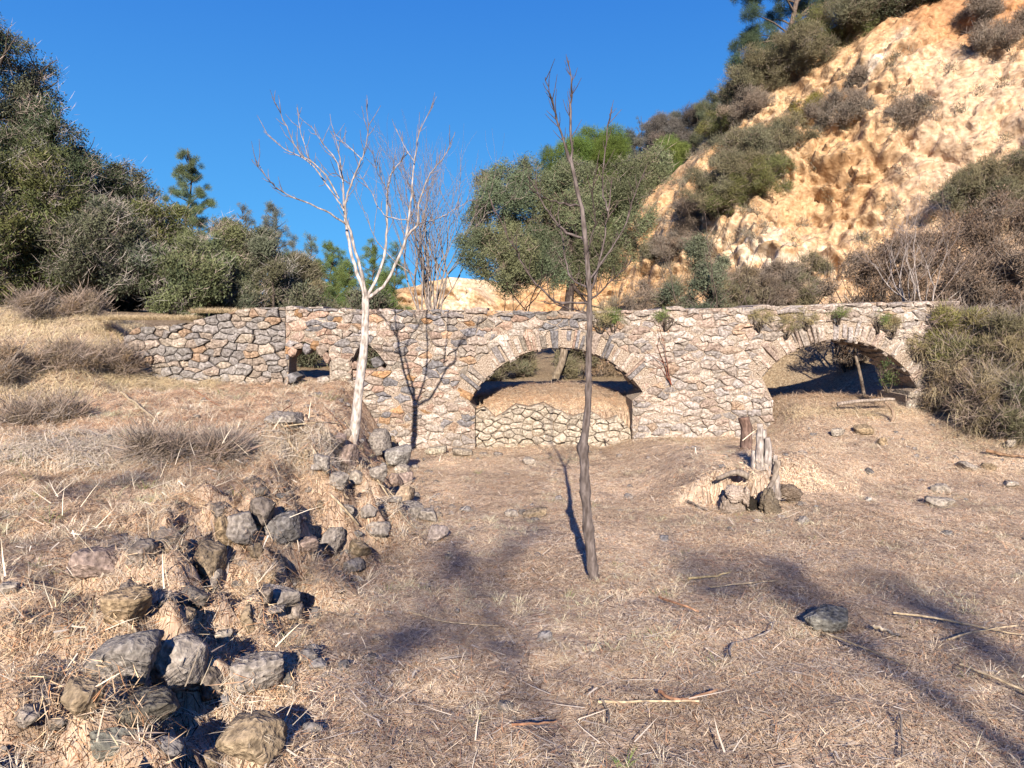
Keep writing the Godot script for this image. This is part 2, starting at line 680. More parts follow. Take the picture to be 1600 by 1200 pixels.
func stone_mesh(poly: PackedVector2Array, front: float, back: float, col: Color, bulge: float) -> Array:
	# a block whose face follows the outline; returns its mesh and its centre
	if poly.size() > 4 or bulge > 0.006:
		poly = weathered(poly)
	var mid := Vector2.ZERO
	for p in poly:
		mid += p
	mid /= poly.size()
	var out := PackedVector2Array()
	for i in poly.size():
		var a := poly[i]
		var b := poly[(i + 1) % poly.size()]
		out.append(a + (mid - a).normalized() * rng.randf_range(0.002, 0.009))
	var reach := 1.0
	for p in out:
		reach = minf(reach, p.distance_to(mid))
	var bevel := clampf(reach * 0.3, 0.008, 0.028)
	var tilt := Vector2(rng.randf_range(-0.14, 0.14), rng.randf_range(-0.10, 0.16))
	var st := begin()
	st.set_smooth_group(-1)
	var rings := [[], [], [], []]
	for p in out:
		var rel: Vector2 = p - mid
		var depth := front + tilt.dot(rel)
		var j := rng.randf_range(0.5, 1.3)
		rings[0].append(Vector3(rel.x, rel.y, back))
		rings[1].append(Vector3(rel.x, rel.y, depth - bevel * 1.1 * j))
		var inner := rel - rel.normalized() * bevel * rng.randf_range(0.7, 1.4)
		rings[2].append(Vector3(inner.x, inner.y, depth + rng.randf_range(-0.006, 0.006)))
		rings[3].append(Vector3(inner.x * 0.5, inner.y * 0.5, depth + bulge * rng.randf_range(0.3, 1.2) + rng.randf_range(-0.005, 0.005)))
	var n := out.size()
	var heart := Vector3(0, 0, (front + back) * 0.5 - 0.05)
	for r in 3:
		for i in n:
			var e := (i + 1) % n
			for t in [[rings[r][i], rings[r][e], rings[r + 1][i]], [rings[r][e], rings[r + 1][e], rings[r + 1][i]]]:
				tri(st, t[0], t[1], t[2], (t[0] + t[1] + t[2]) / 3.0 - heart, col)
	var cap := Vector3(0, 0, front + bulge)
	for i in n:
		tri(st, rings[3][i], rings[3][(i + 1) % n], cap, Vector3(0, 0, 1), col)
	st.generate_normals()
	return [st.commit(), mid]


func weathered(poly: PackedVector2Array) -> PackedVector2Array:
	# breaks straight edges with one field for the whole wall, so that neighbours still fit
	var out := PackedVector2Array()
	for i in poly.size():
		var a := poly[i]
		var b := poly[(i + 1) % poly.size()]
		var n := clampi(int(a.distance_to(b) / 0.05), 1, 4)
		for k in n:
			var p := a.lerp(b, float(k) / n)
			out.append(p + Vector2(fine.get_noise_2d(p.x * 7.0, p.y * 7.0), fine.get_noise_2d(p.x * 7.0 + 50.0, p.y * 7.0)) * 0.028 + Vector2(fine.get_noise_2d(p.x * 25.0, p.y * 25.0), fine.get_noise_2d(p.x * 25.0, p.y * 25.0 + 50.0)) * 0.008)
	return out


func cells(area: PackedVector2Array, sites: Array, stretch: float) -> Array:
	# divides an area between sites, each cell reaching half-way to its neighbours
	var out := []
	for s in sites:
		var p: Vector2 = s
		var cell := PackedVector2Array([p + Vector2(-0.5, -0.35), p + Vector2(0.5, -0.35), p + Vector2(0.5, 0.35), p + Vector2(-0.5, 0.35)])
		for q in sites:
			var dx: Vector2 = q - p
			if q == p or absf(dx.x) > 0.75 or absf(dx.y) > 0.5:
				continue
			var way := Vector2(dx.x, dx.y * stretch * stretch)
			var lim := way.dot((p + q) * 0.5)
			var kept := PackedVector2Array()
			var n := cell.size()
			for i in n:
				var a := cell[i]
				var b := cell[(i + 1) % n]
				var fa := way.dot(a) - lim
				var fb := way.dot(b) - lim
				if fa <= 0.0:
					kept.append(a)
				if (fa < 0.0 and fb > 0.0) or (fa > 0.0 and fb < 0.0):
					kept.append(a.lerp(b, fa / (fa - fb)))
			cell = kept
			if cell.size() < 3:
				break
		if cell.size() < 3:
			continue
		for piece in Geometry2D.intersect_polygons(cell, area):
			if not Geometry2D.is_polygon_clockwise(piece) or true:
				var clean := PackedVector2Array()
				for i in piece.size():
					if piece[i].distance_to(piece[(i + 1) % piece.size()]) > 0.012:
						clean.append(piece[i])
				if clean.size() >= 3 and absf(shape_area(clean)) > 0.0012:
					out.append(clean)
	return out


func shape_area(p: PackedVector2Array) -> float:
	var a := 0.0
	for i in p.size():
		a += p[i].cross(p[(i + 1) % p.size()])
	return a * 0.5


func scatter_sites(area: PackedVector2Array, small: float, large: float, stretch: float) -> Array:
	var lo := area[0]
	var hi := area[0]
	for p in area:
		lo = lo.min(p)
		hi = hi.max(p)
	lo -= Vector2(0.2, 0.2)
	hi += Vector2(0.2, 0.2)
	var sites := []
	var sizes := []
	var bins := {}
	for attempt in 14000:
		var p := Vector2(rng.randf_range(lo.x, hi.x), rng.randf_range(lo.y, hi.y))
		var f := float(attempt) / 14000.0
		var r := lerpf(large, small, pow(minf(1.0, f * 1.7), 0.6)) * rng.randf_range(0.85, 1.1)
		var key := Vector2i((p / 0.3).floor())
		var free := true
		for i in range(-1, 2):
			for j in range(-1, 2):
				for k in bins.get(key + Vector2i(i, j), []):
					var dx: Vector2 = p - sites[k]
					dx.y *= stretch
					if dx.length() < (r + sizes[k]) * 0.5:
						free = false
						break
				if not free:
					break
			if not free:
				break
		if free:
			if not bins.has(key):
				bins[key] = []
			bins[key].append(sites.size())
			sites.append(p)
			sizes.append(r)
	return sites


func lay(stones: Array, owner_node: Node3D, called: String, rest_called: String, most: int, front: float, back: float, tone: Callable, proud := 0.03) -> void:
	stones.sort_custom(func(a, b): return absf(shape_area(a)) > absf(shape_area(b)))
	var rest := begin()
	var any := false
	for i in stones.size():
		var poly: PackedVector2Array = stones[i]
		var big := sqrt(absf(shape_area(poly)))
		var made := stone_mesh(poly, front + proud * rng.randf_range(-0.45, 1.0) - 0.008 * float(big < 0.08), back, tone.call(poly[0]), big * 0.08)
		var at := Vector3(made[1].x, made[1].y, 0)
		if i < most:
			part(called, made[0], mats.stone, owner_node, at)
		else:
			any = true
			rest.append_from(made[0], 0, Transform3D(Basis(), at))
	if any:
		var m := part(rest_called, rest.commit(), mats.stone, owner_node)
		m.set_meta("kind", "stuff")


func arc(centre: Vector2, r: float, a0: float, a1: float, n: int) -> PackedVector2Array:
	var out := PackedVector2Array()
	for i in n + 1:
		var a := lerpf(a0, a1, float(i) / n)
		out.append(centre + Vector2(cos(a), sin(a)) * r)
	return out


func through(a: Vector2, crown: Vector2, b: Vector2) -> Array:
	# the circle on three points: centre, radius
	var d := 2.0 * (a.x * (crown.y - b.y) + crown.x * (b.y - a.y) + b.x * (a.y - crown.y))
	var c := Vector2((a.length_squared() * (crown.y - b.y) + crown.length_squared() * (b.y - a.y) + b.length_squared() * (a.y - crown.y)) / d,
		(a.length_squared() * (b.x - crown.x) + crown.length_squared() * (a.x - b.x) + b.length_squared() * (crown.x - a.x)) / d)
	return [c, c.distance_to(crown)]


func slab(poly: PackedVector2Array, z0: float, z1: float, col: Color) -> ArrayMesh:
	var st := begin()
	st.set_smooth_group(-1)
	var idx := Geometry2D.triangulate_polygon(poly)
	for k in range(0, idx.size(), 3):
		var a := poly[idx[k]]
		var b := poly[idx[k + 1]]
		var c := poly[idx[k + 2]]
		tri(st, Vector3(a.x, a.y, z1), Vector3(b.x, b.y, z1), Vector3(c.x, c.y, z1), Vector3.BACK, col)
		tri(st, Vector3(a.x, a.y, z0), Vector3(b.x, b.y, z0), Vector3(c.x, c.y, z0), Vector3.FORWARD, col)
	var turn := signf(shape_area(poly))
	for i in poly.size():
		var a := poly[i]
		var b := poly[(i + 1) % poly.size()]
		var o := Vector3(b.y - a.y, -(b.x - a.x), 0) * turn
		tri(st, Vector3(a.x, a.y, z0), Vector3(b.x, b.y, z0), Vector3(a.x, a.y, z1), o, col)
		tri(st, Vector3(b.x, b.y, z0), Vector3(b.x, b.y, z1), Vector3(a.x, a.y, z1), o, col)
	st.generate_normals()
	return st.commit()


func outline(px: Array) -> PackedVector2Array:
	var out := PackedVector2Array()
	for p in px:
		out.append(on_wall(p[0], p[1]))
	return out


func wall() -> void:
	var root := thing("arched_stone_wall", "long ruined rubble stone wall with two wide arches and a small broken opening", "wall", Vector3(0, 0, WALL_Z))
	var mid := through(on_wall(735, 628), on_wall(868, 545), on_wall(1003, 614))
	var right := through(on_wall(1192, 590), on_wall(1312, 532), on_wall(1434, 607))
	var ends := func(c: Array, a: Vector2, b: Vector2) -> Array:
		return [(b - c[0]).angle(), (a - c[0]).angle()]
	var am: Array = ends.call(mid, on_wall(735, 628), on_wall(1003, 614))
	var ar: Array = ends.call(right, on_wall(1192, 590), on_wall(1434, 607))
	var thick := 0.30
	# top edge, then back along the foot with the openings
	var top := [[446, 480], [500, 482], [600, 484], [700, 484], [860, 487], [1000, 485], [1140, 481], [1300, 475], [1400, 472], [1500, 470], [1494, 540], [1456, 556]]
	var shape := func(extra: float) -> PackedVector2Array:
		var p := outline(top)
		p.append_array(outline([[1456, 790], [1417, 790], [1416, 618]]))
		p.append_array(arc(right[0], right[1] + extra, ar[0], ar[1], 30))
		p.append_array(outline([[1208, 625], [1208, 790], [990, 790], [988, 626]]))
		p.append_array(arc(mid[0], mid[1] + extra, am[0], am[1], 34))
		p.append_array(outline([[742, 640], [742, 790], [551, 790], [551, 579], [600, 580], [605, 570], [588, 549], [568, 531], [549, 562], [549, 790], [515, 790], [515, 568], [513, 546], [501, 536], [490, 540], [473, 533], [458, 537], [452, 549], [450, 590], [446, 790]]))
		return p
	var core: PackedVector2Array = shape.call(0.02)
	var split := on_wall(640, 500).x
	for half in [[Vector2(-20, split), -0.42], [Vector2(split, 20), -0.88]]:
		var box := PackedVector2Array([Vector2(half[0].x, -5), Vector2(half[0].y, -5), Vector2(half[0].y, 5), Vector2(half[0].x, 5)])
		for piece in Geometry2D.intersect_polygons(core, box):
			part("mortar_core", slab(piece, half[1], -0.013, Color(0.50, 0.425, 0.35)), mats.mortar, root)
	# the two rings of voussoirs, three courses deep
	for w in [[mid, am], [right, ar]]:
		var c: Vector2 = w[0][0]
		var r: float = w[0][1]
		for row in 4:
			var a: float = w[1][0]
			while a < w[1][1] - 0.015:
				var da := rng.randf_range(0.035, 0.115) / r
				if a + da > w[1][1] - 0.03:
					da = w[1][1] - a
				var inner := r + rng.randf_range(-0.03, 0.03)
				var outer := r + thick * (rng.randf_range(0.7, 1.2) if row == 0 else 0.8)
				var skew := rng.randf_range(-0.012, 0.012)
				var poly := PackedVector2Array([c + Vector2.from_angle(a + 0.003) * inner, c + Vector2.from_angle(a + 0.003 + skew) * outer, c + Vector2.from_angle(a + da - 0.003 + skew) * outer, c + Vector2.from_angle(a + da - 0.003) * inner])
				var col := stone_tone(c + Vector2.from_angle(a) * r)
				var z := -0.22 * row
				var made := stone_mesh(poly, z + rng.randf_range(-0.03, 0.04), z - 0.23, col, 0.004)
				part("voussoir", made[0], mats.stone, root, Vector3(made[1].x, made[1].y, 0))
				a += da
	# lintel of lime-bound rubble over the small opening, and coping stones along the top
	var face: PackedVector2Array = shape.call(thick * 0.92)
	var cope_y := func(x: float) -> float:
		var best := 1.8
		for i in top.size() - 3:
			var a := on_wall(top[i][0], top[i][1])
			var b := on_wall(top[i + 1][0], top[i + 1][1])
			if x >= a.x and x <= b.x:
				best = lerpf(a.y, b.y, (x - a.x) / (b.x - a.x))
		return best
	var x := on_wall(446, 480).x
	var x_end := on_wall(1496, 470).x
	while x < x_end:
		var long := rng.randf_range(0.12, 0.42)
		var tall := rng.randf_range(0.035, 0.085)
		var y: float = cope_y.call(x + long * 0.5) + rng.randf_range(-0.045, 0.035)
		var l := minf(x + long, x_end)
		var poly := PackedVector2Array([Vector2(x, y - tall), Vector2(l - 0.012, y - tall + rng.randf_range(-0.01, 0.01)), Vector2(l - 0.012, y - rng.randf_range(0, 0.025)), Vector2((x + l) * 0.5, y + rng.randf_range(-0.005, 0.02)), Vector2(x, y - rng.randf_range(0, 0.025))])
		var tone := stone_tone(Vector2(x, y)).lerp(Color(0.36, 0.31, 0.27), 0.5)
		var made := stone_mesh(poly, rng.randf_range(-0.01, 0.045), -0.91 if x > split else -0.46, tone, 0.006)
		part("coping_stone", made[0], mats.stone, root, Vector3(made[1].x, made[1].y, 0))
		x = l
	var sites := scatter_sites(face, 0.06, 0.33, 1.9)
	var stones := cells(face, sites, 1.9)
	# openings also take a bite out of cells that straddle them
	lay(stones, root, "stone", "small_stones", 300, 0.0, -0.12, stone_tone)
	# patches of pale lime render clinging to the face
	var lime := begin()
	var smears := [[475, 500, 60, 26], [505, 518, 44, 20], [530, 548, 26, 16], [1010, 530, 40, 34], [1045, 556, 42, 30], [1010, 640, 24, 42], [1080, 600, 40, 24], [1180, 610, 22, 40], [1190, 560, 20, 22], [960, 520, 30, 20], [1130, 540, 34, 20], [690, 600, 30, 26], [1405, 540, 24, 18]]
	for k in 22:
		smears.append([rng.randf_range(620, 1440), rng.randf_range(495, 690), rng.randf_range(20, 50), rng.randf_range(14, 34)])
	for q in smears:
		for k in 9:
			var c := on_wall(q[0] + rng.randf_range(-0.8, 0.8) * q[2], q[1] + rng.randf_range(-0.8, 0.8) * q[3])
			var rr := 0.02 + 0.09 * pow(rng.randf(), 2.0)
			var inside := true
			for i in 6:
				if not Geometry2D.is_point_in_polygon(c + Vector2.from_angle(i) * rr * 1.3, core):
					inside = false
			if not inside:
				continue
			var poly := PackedVector2Array()
			for i in 9:
				poly.append(c + Vector2.from_angle(-TAU * i / 9) * rr * rng.randf_range(0.5, 1.3) * Vector2(1.3, 0.75))
			var t := rng.randf_range(0.85, 1.08)
			var made := stone_mesh(poly, rng.randf_range(-0.008, 0.014), -0.1, Color(0.62 * t, 0.55 * t, 0.475 * t), 0.004)
			lime.append_from(made[0], 0, Transform3D(Basis(), Vector3(made[1].x, made[1].y, 0)))
	part("lime_render", lime.commit(), mats.mortar, root)
	# squared blocks of the little pier in the small opening and the right-hand pier
	for b in [[517, 560, 548, 580], [516, 581, 549, 595], [515, 596, 552, 612], [1416, 612, 1450, 622], [1414, 623, 1452, 650], [1416, 651, 1450, 665], [1418, 666, 1456, 694]]:
		var p0 := on_wall(b[0], b[3])
		var p1 := on_wall(b[2], b[1])
		var poly := PackedVector2Array([p0, Vector2(p1.x, p0.y + 0.01), p1, Vector2(p0.x + 0.01, p1.y)])
		var made := stone_mesh(poly, 0.035, -0.4, Color(0.50, 0.44, 0.36) * rng.randf_range(0.85, 1.1), 0.012)
		part("pier_block", made[0], mats.stone, root, Vector3(made[1].x, made[1].y, 0))
	for q in [[457, 548, 13, 17], [466, 541, 15, 11], [479, 545, 13, 15], [492, 540, 14, 12], [503, 546, 14, 17], [510, 560, 10, 16], [456, 590, 12, 14], [505, 594, 16, 10], [556, 572, 12, 12], [590, 566, 18, 14], [597, 578, 14, 8]]:
		var c := on_wall(q[0], q[1])
		var poly := PackedVector2Array()
		for i in 7:
			poly.append(c + Vector2.from_angle(-TAU * i / 7.0) * Vector2(q[2], q[3]) * 0.0055 * rng.randf_range(0.8, 1.25))
		var made := stone_mesh(poly, rng.randf_range(0.0, 0.05), -0.3, stone_tone(Vector2(-3, 1)), 0.01)
		part("loose_stone", made[0], mats.stone, root, Vector3(made[1].x, made[1].y, 0))
	var beam := begin()
	tube(beam, [Vector3(on_wall(540, 566).x, on_wall(540, 566).y, -0.1), Vector3(on_wall(566, 530).x, on_wall(566, 530).y, -0.06)], [0.03, 0.03], Color(0.3, 0.17, 0.1), Color(0.3, 0.17, 0.1), 6, 0.2)
	beam.index()
	part("timber_prop", beam.commit(), mats.bark, root)

	# the older dry-laid stretch on the left, in rough courses
	var dry := thing("dry_stone_wall", "low dry-laid wall of grey and rust stones under the grassy bank", "wall", Vector3(0, 0, WALL_Z))
	var dry_shape := outline([[196, 528], [214, 512], [260, 508], [300, 503], [340, 492], [392, 481], [445, 480], [447, 545], [449, 590], [445, 660], [196, 660]])
	part("earth_core", slab(dry_shape, -0.5, -0.07, Color(0.24, 0.19, 0.145)), mats.mortar, dry)
	var places := []
	var y := on_wall(200, 640).y
	while y < on_wall(200, 470).y:
		var tall := rng.randf_range(0.055, 0.13)
		var xx := on_wall(186, 500).x + rng.randf_range(-0.2, 0.0)
		while xx < on_wall(455, 500).x:
			var long := rng.randf_range(0.07, 0.13) if rng.randf() < 0.4 else rng.randf_range(0.14, 0.32)
			places.append(Vector2(xx + long * 0.5, y + tall * rng.randf_range(0.22, 0.78) + 0.04 * sin(xx * 2.3)))
			xx += long
		y += tall
	var blocks := cells(dry_shape, places, 1.75)
	var dry_tone := func(_p: Vector2) -> Color:
		var k := rng.randf()
		var c := Color(0.36, 0.335, 0.315)
		if k > 0.48:
			c = Color(0.42, 0.35, 0.29)
		if k > 0.78:
			c = Color(0.46, 0.33, 0.23)
		if k > 0.88:
			c = Color(0.50, 0.43, 0.35)
		return c * rng.randf_range(0.8, 1.2)
	lay(blocks, dry, "stone", "small_stones", 300, 0.0, -0.2, dry_tone, 0.05)


func infill() -> void:
	var root := thing("rubble_infill_wall", "low patch of pale rounded stones walling up the foot of the middle arch", "wall", Vector3(0, 0, WALL_Z - 0.16))
	var w := func(px: float, py: float) -> Vector2:
		var p := point(px, py, -WALL_Z + 0.16)
		return Vector2(p.x, p.y)
	var shape := PackedVector2Array()
	for p in [[742, 642], [756, 636], [774, 652], [786, 646], [806, 632], [826, 636], [850, 630], [872, 642], [896, 650], [925, 644], [948, 656], [966, 650], [986, 672], [986, 760], [742, 760]]:
		shape.append(w.call(p[0], p[1]))
	part("earth_core", slab(shape, -0.2, -0.04, Color(0.42, 0.34, 0.26)), mats.mortar, root)
	var tone := func(_p: Vector2) -> Color:
		var t := rng.randf_range(0.85, 1.15)
		return Color(0.58 * t, 0.51 * t, 0.41 * t)
	lay(cells(shape, scatter_sites(shape, 0.08, 0.24, 1.6), 1.6), root, "stone", "small_stones", 300, 0.0, -0.12, tone, 0.07)


# ---------------------------------------------------------------- plants

func leaf_clump(kind: String) -> ArrayMesh:
	var key := "clump_" + kind
	if mats.has(key):
		return mats[key]
	var st := begin()
	st.set_smooth_group(-1)
	if kind == "broad":
		for i in 16:
			var c := unit() * rng.randf_range(0.02, 0.14)
			leaf(st, c, unit(), rng.randf_range(0.045, 0.075), 0.022, rng.randf_range(0.75, 1.25))
	elif kind == "olive":
		for i in 20:
			var c := unit() * rng.randf_range(0.02, 0.15)
			leaf(st, c, (unit() + Vector3(0, 0.6, 0)).normalized(), rng.randf_range(0.05, 0.085), 0.013, rng.randf_range(0.7, 1.35))
	elif kind == "needle":
		for i in 40:
			var d := (unit() + Vector3(0, 0.25, 0)).normalized()
			leaf(st, d * 0.02 + unit() * 0.03, d, rng.randf_range(0.09, 0.17), 0.006, rng.randf_range(0.75, 1.25))
	elif kind == "scrub":
		for i in 26:
			var d := (unit() + Vector3(0, 0.9, 0)).normalized()
			leaf(st, unit() * 0.07, d, rng.randf_range(0.06, 0.15), 0.008, rng.randf_range(0.7, 1.3))
	elif kind == "twig":
		for i in 12:
			var d := (unit() + Vector3(0, 0.35, 0)).normalized()
			var c := unit() * 0.1
			leaf(st, c, d, rng.randf_range(0.12, 0.30), 0.005, rng.randf_range(0.75, 1.25))
	elif kind == "straw":
		for i in 46:
			var a := rng.randf() * TAU
			var d := Vector3(cos(a), rng.randf_range(-0.06, 0.13), sin(a)).normalized()
			var at := Vector3(rng.randf_range(-0.16, 0.16), rng.randf_range(0.0, 0.02), rng.randf_range(-0.16, 0.16))
			blade(st, at, d, rng.randf_range(0.015, 0.07) if rng.randf() < 0.85 else rng.randf_range(0.07, 0.16), rng.randf_range(0.0007, 0.0022), Vector3(rng.randf_range(-0.02, 0.02), rng.randf_range(-0.015, 0.01), rng.randf_range(-0.02, 0.02)), straw_tone())
	elif kind == "sliver":
		for i in 5:
			var a := rng.randf() * TAU
			var d := Vector3(cos(a), rng.randf_range(-0.01, 0.04), sin(a))
			var c: Color = [Color(0.64, 0.54, 0.40), Color(0.52, 0.45, 0.36), Color(0.34, 0.22, 0.145), Color(0.58, 0.50, 0.38), Color(0.25, 0.19, 0.15)][i]
			blade(st, Vector3(rng.randf_range(-0.4, 0.4), 0.014, rng.randf_range(-0.4, 0.4)), d, rng.randf_range(0.06, 0.19), rng.randf_range(0.0018, 0.0042), spread(0.015), c)
	elif kind == "tuft":
		for i in 22:
			var a := rng.randf() * TAU
			var lean := rng.randf_range(0.15, 1.2)
			var d := Vector3(cos(a) * lean, 1.0, sin(a) * lean).normalized()
			var t := rng.randf_range(0.75, 1.2)
			blade(st, Vector3(cos(a), 0, sin(a)) * rng.randf() * 0.06, d, rng.randf_range(0.06, 0.22), 0.0022, Vector3(cos(a), -0.8, sin(a)) * rng.randf_range(0.02, 0.09), Color(t, t * rng.randf_range(0.94, 1.0), t * rng.randf_range(0.84, 0.98)))
	elif kind == "hanging":
		for i in 34:
			var a := rng.randf_range(-0.5, PI + 0.5)
			var d := Vector3(cos(a), rng.randf_range(0.1, 0.7), sin(a)).normalized()
			var t := rng.randf_range(0.75, 1.2)
			blade(st, spread(0.07), d, rng.randf_range(0.12, 0.34), 0.0026, Vector3(0, -rng.randf_range(0.1, 0.3), 0.05), Color(t, t * 0.97, t * 0.9))
	st.generate_normals()
	mats[key] = st.commit()
	return mats[key]


func straw_tone() -> Color:
	var k := rng.randf()
	var t := rng.randf_range(0.8, 1.2)
	var c := Color(0.62, 0.51, 0.37)
	if k > 0.22:
		c = Color(0.46, 0.365, 0.265)
	if k > 0.5:
		c = Color(0.21, 0.155, 0.115)
	if k > 0.72:
		c = Color(0.50, 0.45, 0.39)
	if k > 0.9:
		c = Color(0.42, 0.25, 0.15)
	return c * t


func leaf(st: SurfaceTool, at: Vector3, dir: Vector3, long: float, wide: float, t: float) -> void:
	var side := dir.cross(unit()).normalized() * wide * 0.5
	var m := at + dir * long * 0.5
	var tip := at + dir * long
	var n := dir.cross(side)
	var c := Color(t, t, t)
	tri(st, at, m + side, tip, n, c)
	tri(st, at, tip, m - side, n, c)


func blade(st: SurfaceTool, at: Vector3, dir: Vector3, long: float, wide: float, bend: Vector3, c: Color) -> void:
	var side := dir.cross(Vector3.UP if absf(dir.y) < 0.8 else unit()).normalized() * wide
	var m := at + dir * long * 0.55 + bend * 0.3
	var tip := at + dir * long + bend
	var n := dir.cross(side)
	tri(st, at - side, at + side, m + side * 0.8, n, c)
	tri(st, at - side, m + side * 0.8, m - side * 0.8, n, c)
	tri(st, m - side * 0.8, m + side * 0.8, tip, n, c)


func scatter(called: String, mesh: Mesh, mat: Material, xf: Array, cols: Array, parent: Node) -> MultiMeshInstance3D:
	var mm := MultiMesh.new()
	mm.transform_format = MultiMesh.TRANSFORM_3D
	mm.use_colors = true
	mm.mesh = mesh
	mm.instance_count = xf.size()
	for i in xf.size():
		mm.set_instance_transform(i, xf[i])
		mm.set_instance_color(i, cols[i])
	var o := MultiMeshInstance3D.new()
	o.multimesh = mm
	o.material_override = mat
	o.name = called
	parent.add_child(o, true)
	return o


func crown(parent: Node3D, called: String, clump: String, blobs: Array, count: int, tone: Color, vary: float, size: float, gap := -0.12) -> void:
	# leaf clumps through the volumes of the blobs: [centre, radii]
	var total := 0.0
	for b in blobs:
		total += b[1].x * b[1].y + b[1].z * b[1].y
	var xf := []
	var cols := []
	var off := unit() * 30.0
	for b in blobs:
		var n := int(count * (b[1].x * b[1].y + b[1].z * b[1].y) / total)
		var made := 0
		var tries := 0
		var shade := rng.randf_range(1.0 - vary, 1.0 + vary)
		var warm := rng.randf_range(-0.5, 1.0) * vary
		while made < n and tries < n * 4:
			tries += 1
			var u := unit()
			var p: Vector3 = b[0] + u * b[1] * pow(rng.randf(), 0.36) * rng.randf_range(0.85, 1.12)
			if fine.get_noise_3dv(p * 1.6 + off) < gap:
				continue
			made += 1
			var basis := Basis(unit(), rng.randf() * 0.9).rotated(Vector3.UP, rng.randf() * TAU).scaled(Vector3.ONE * size * rng.randf_range(0.65, 1.3))
			xf.append(Transform3D(basis, p))
			var t := shade * rng.randf_range(1.0 - vary, 1.0 + vary)
			cols.append(Color(tone.r * t * (1.0 + warm * 0.5), tone.g * t, tone.b * t * (1.0 - warm * 0.3)))
	scatter(called, leaf_clump(clump), mats.leaf, xf, cols, parent).set_meta("kind", "stuff")


func puffs(n: int, low: float, high: float, wide: float, size: float, shape := 0.0) -> Array:
	# uneven lobes of a crown between two heights; shape > 0 narrows the top
	var out := []
	for i in n:
		var f := (i + rng.randf()) / n
		var y := lerpf(low, high, f)
		var reach := wide * (1.0 - shape * f) * sqrt(maxf(0.08, 1.0 - pow(2.0 * f - 1.0, 4.0))) if shape < 0.5 else wide * (1.0 - shape * f)
		var a := rng.randf() * TAU
		var r := reach * sqrt(rng.randf()) * 0.85
		var s := size * rng.randf_range(0.65, 1.25) * (1.0 - 0.35 * shape * f)
		out.append([Vector3(cos(a) * r, y, sin(a) * r), Vector3(s, s * rng.randf_range(0.6, 0.95), s)])
	return out


func limbs(st: SurfaceTool, from: Vector3, dir: Vector3, long: float, r: float, level: int, up: float, c: Color, tip: Color, fork := 3) -> void:
	var pts := [from]
	var d := dir
	var n := 5 if level > 1 else 4
	for i in n:
		d = (d + unit() * 0.22 + Vector3.UP * up).normalized()
		pts.append(pts[-1] + d * long / n)
	tube(st, pts, tapered(n + 1, r, r * 0.45), c, tip if level <= 1 else c, 6 if r > 0.02 else 4, 0.12 if r > 0.02 else 0.0)
	if level <= 0:
		return
	for i in fork + (1 if level == 1 else 0):
		var f := rng.randf_range(0.35, 1.0) if i < fork - 1 else 1.0
		var k := mini(int(f * n), n - 1)
		var base: Vector3 = pts[k].lerp(pts[k + 1], f * n - k)
		var side := (d + unit() * 0.85 + Vector3.UP * up).normalized()
		limbs(st, base, side, long * rng.randf_range(0.55, 0.8), r * lerpf(0.7, 0.42, f), level - 1, up, c, tip, fork)


func trunk_part(parent: Node3D, high: float, r: float, c: Color, lean := 0.08, wide := 2.0, called := "trunk") -> void:
	var st := begin()
	var pts := []
	for i in 7:
		var f := i / 6.0
		pts.append(Vector3(sin(f * 2.0) * lean * high, high * f - 0.25, cos(f * 3.0) * lean * high * 0.4) + spread(0.02 * high * 0.2))
	tube(st, pts, tapered(7, r, r * 0.35), c, c, 8, 0.25)
	for i in 7:
		var p: Vector3 = pts[2 + i % 5]
		limbs(st, p, (unit() + Vector3(0, 0.5, 0)).normalized(), minf(high * 0.2, wide * 0.7), r * 0.35, 1, 0.05, c, c, 2)
	part(called, st.commit(), mats.bark, parent)


func leafy_tree(called: String, label: String, at: Vector3, high: float, wide: float, clump: String, tone: Color, count: int, lobes: int, low := 0.15, shape := 0.0, group := "", twigs := 0, gap := -0.12, category := "tree", clump_size := 1.0) -> Node3D:
	var t := thing(called, label, category, at, group)
	trunk_part(t, high * 0.75, clampf(high * 0.02, 0.03, 0.2), Color(0.14, 0.115, 0.095), 0.05, wide)
	var b := puffs(int(lobes * 1.7), high * low + 0.1, high * 0.94, wide, wide * 0.34, shape)
	crown(t, "crown", clump, b, count, tone, 0.26, clump_size, gap)
	if twigs > 0:
		crown(t, "bare_twigs", "twig", b, twigs, Color(0.30, 0.265, 0.235), 0.25, 1.1, -1.0)
	return t


func shrub(called: String, label: String, at: Vector3, high: float, wide: float, clump: String, tone: Color, count: int, twigs := 0, size := 1.0, group := "", category := "shrub") -> Node3D:
	var t := thing(called, label, category, at, group)
	var st := begin()
	for i in 6:
		var a := rng.randf() * TAU
		limbs(st, Vector3(cos(a), 0, sin(a)) * 0.08 * wide + Vector3(0, -0.1, 0), Vector3(cos(a) * 0.6, 1.0, sin(a) * 0.6).normalized(), high * 0.55, 0.012 + high * 0.006, 2, 0.08, Color(0.16, 0.13, 0.105), Color(0.2, 0.16, 0.13), 2)
	part("stem", st.commit(), mats.bark, t)
	var b := puffs(24, high * 0.08, high * 0.9, wide * 0.95, wide * 0.24, 0.3)
	if count > 0:
		crown(t, "foliage", clump, b, count, tone, 0.2, size, -0.2)
	if twigs > 0:
		crown(t, "bare_twigs", "twig", b, twigs, Color(0.21, 0.17, 0.14), 0.2, 1.0, -1.0)
	return t


func bare_tree(called: String, label: String, at: Vector3, stems: Array, c: Color, tip: Color, levels: int, up: float, fork := 3, category := "tree") -> Node3D:
	# stems: [direction, length, radius], each a stem of its own
	var t := thing(called, label, category, at)
	for s in stems:
		var st := begin()
		limbs(st, Vector3(0, -0.15, 0), s[0].normalized(), s[1], s[2], levels, up, c, tip, fork)
		part("stem", st.commit(), mats.bark, t)
	return t


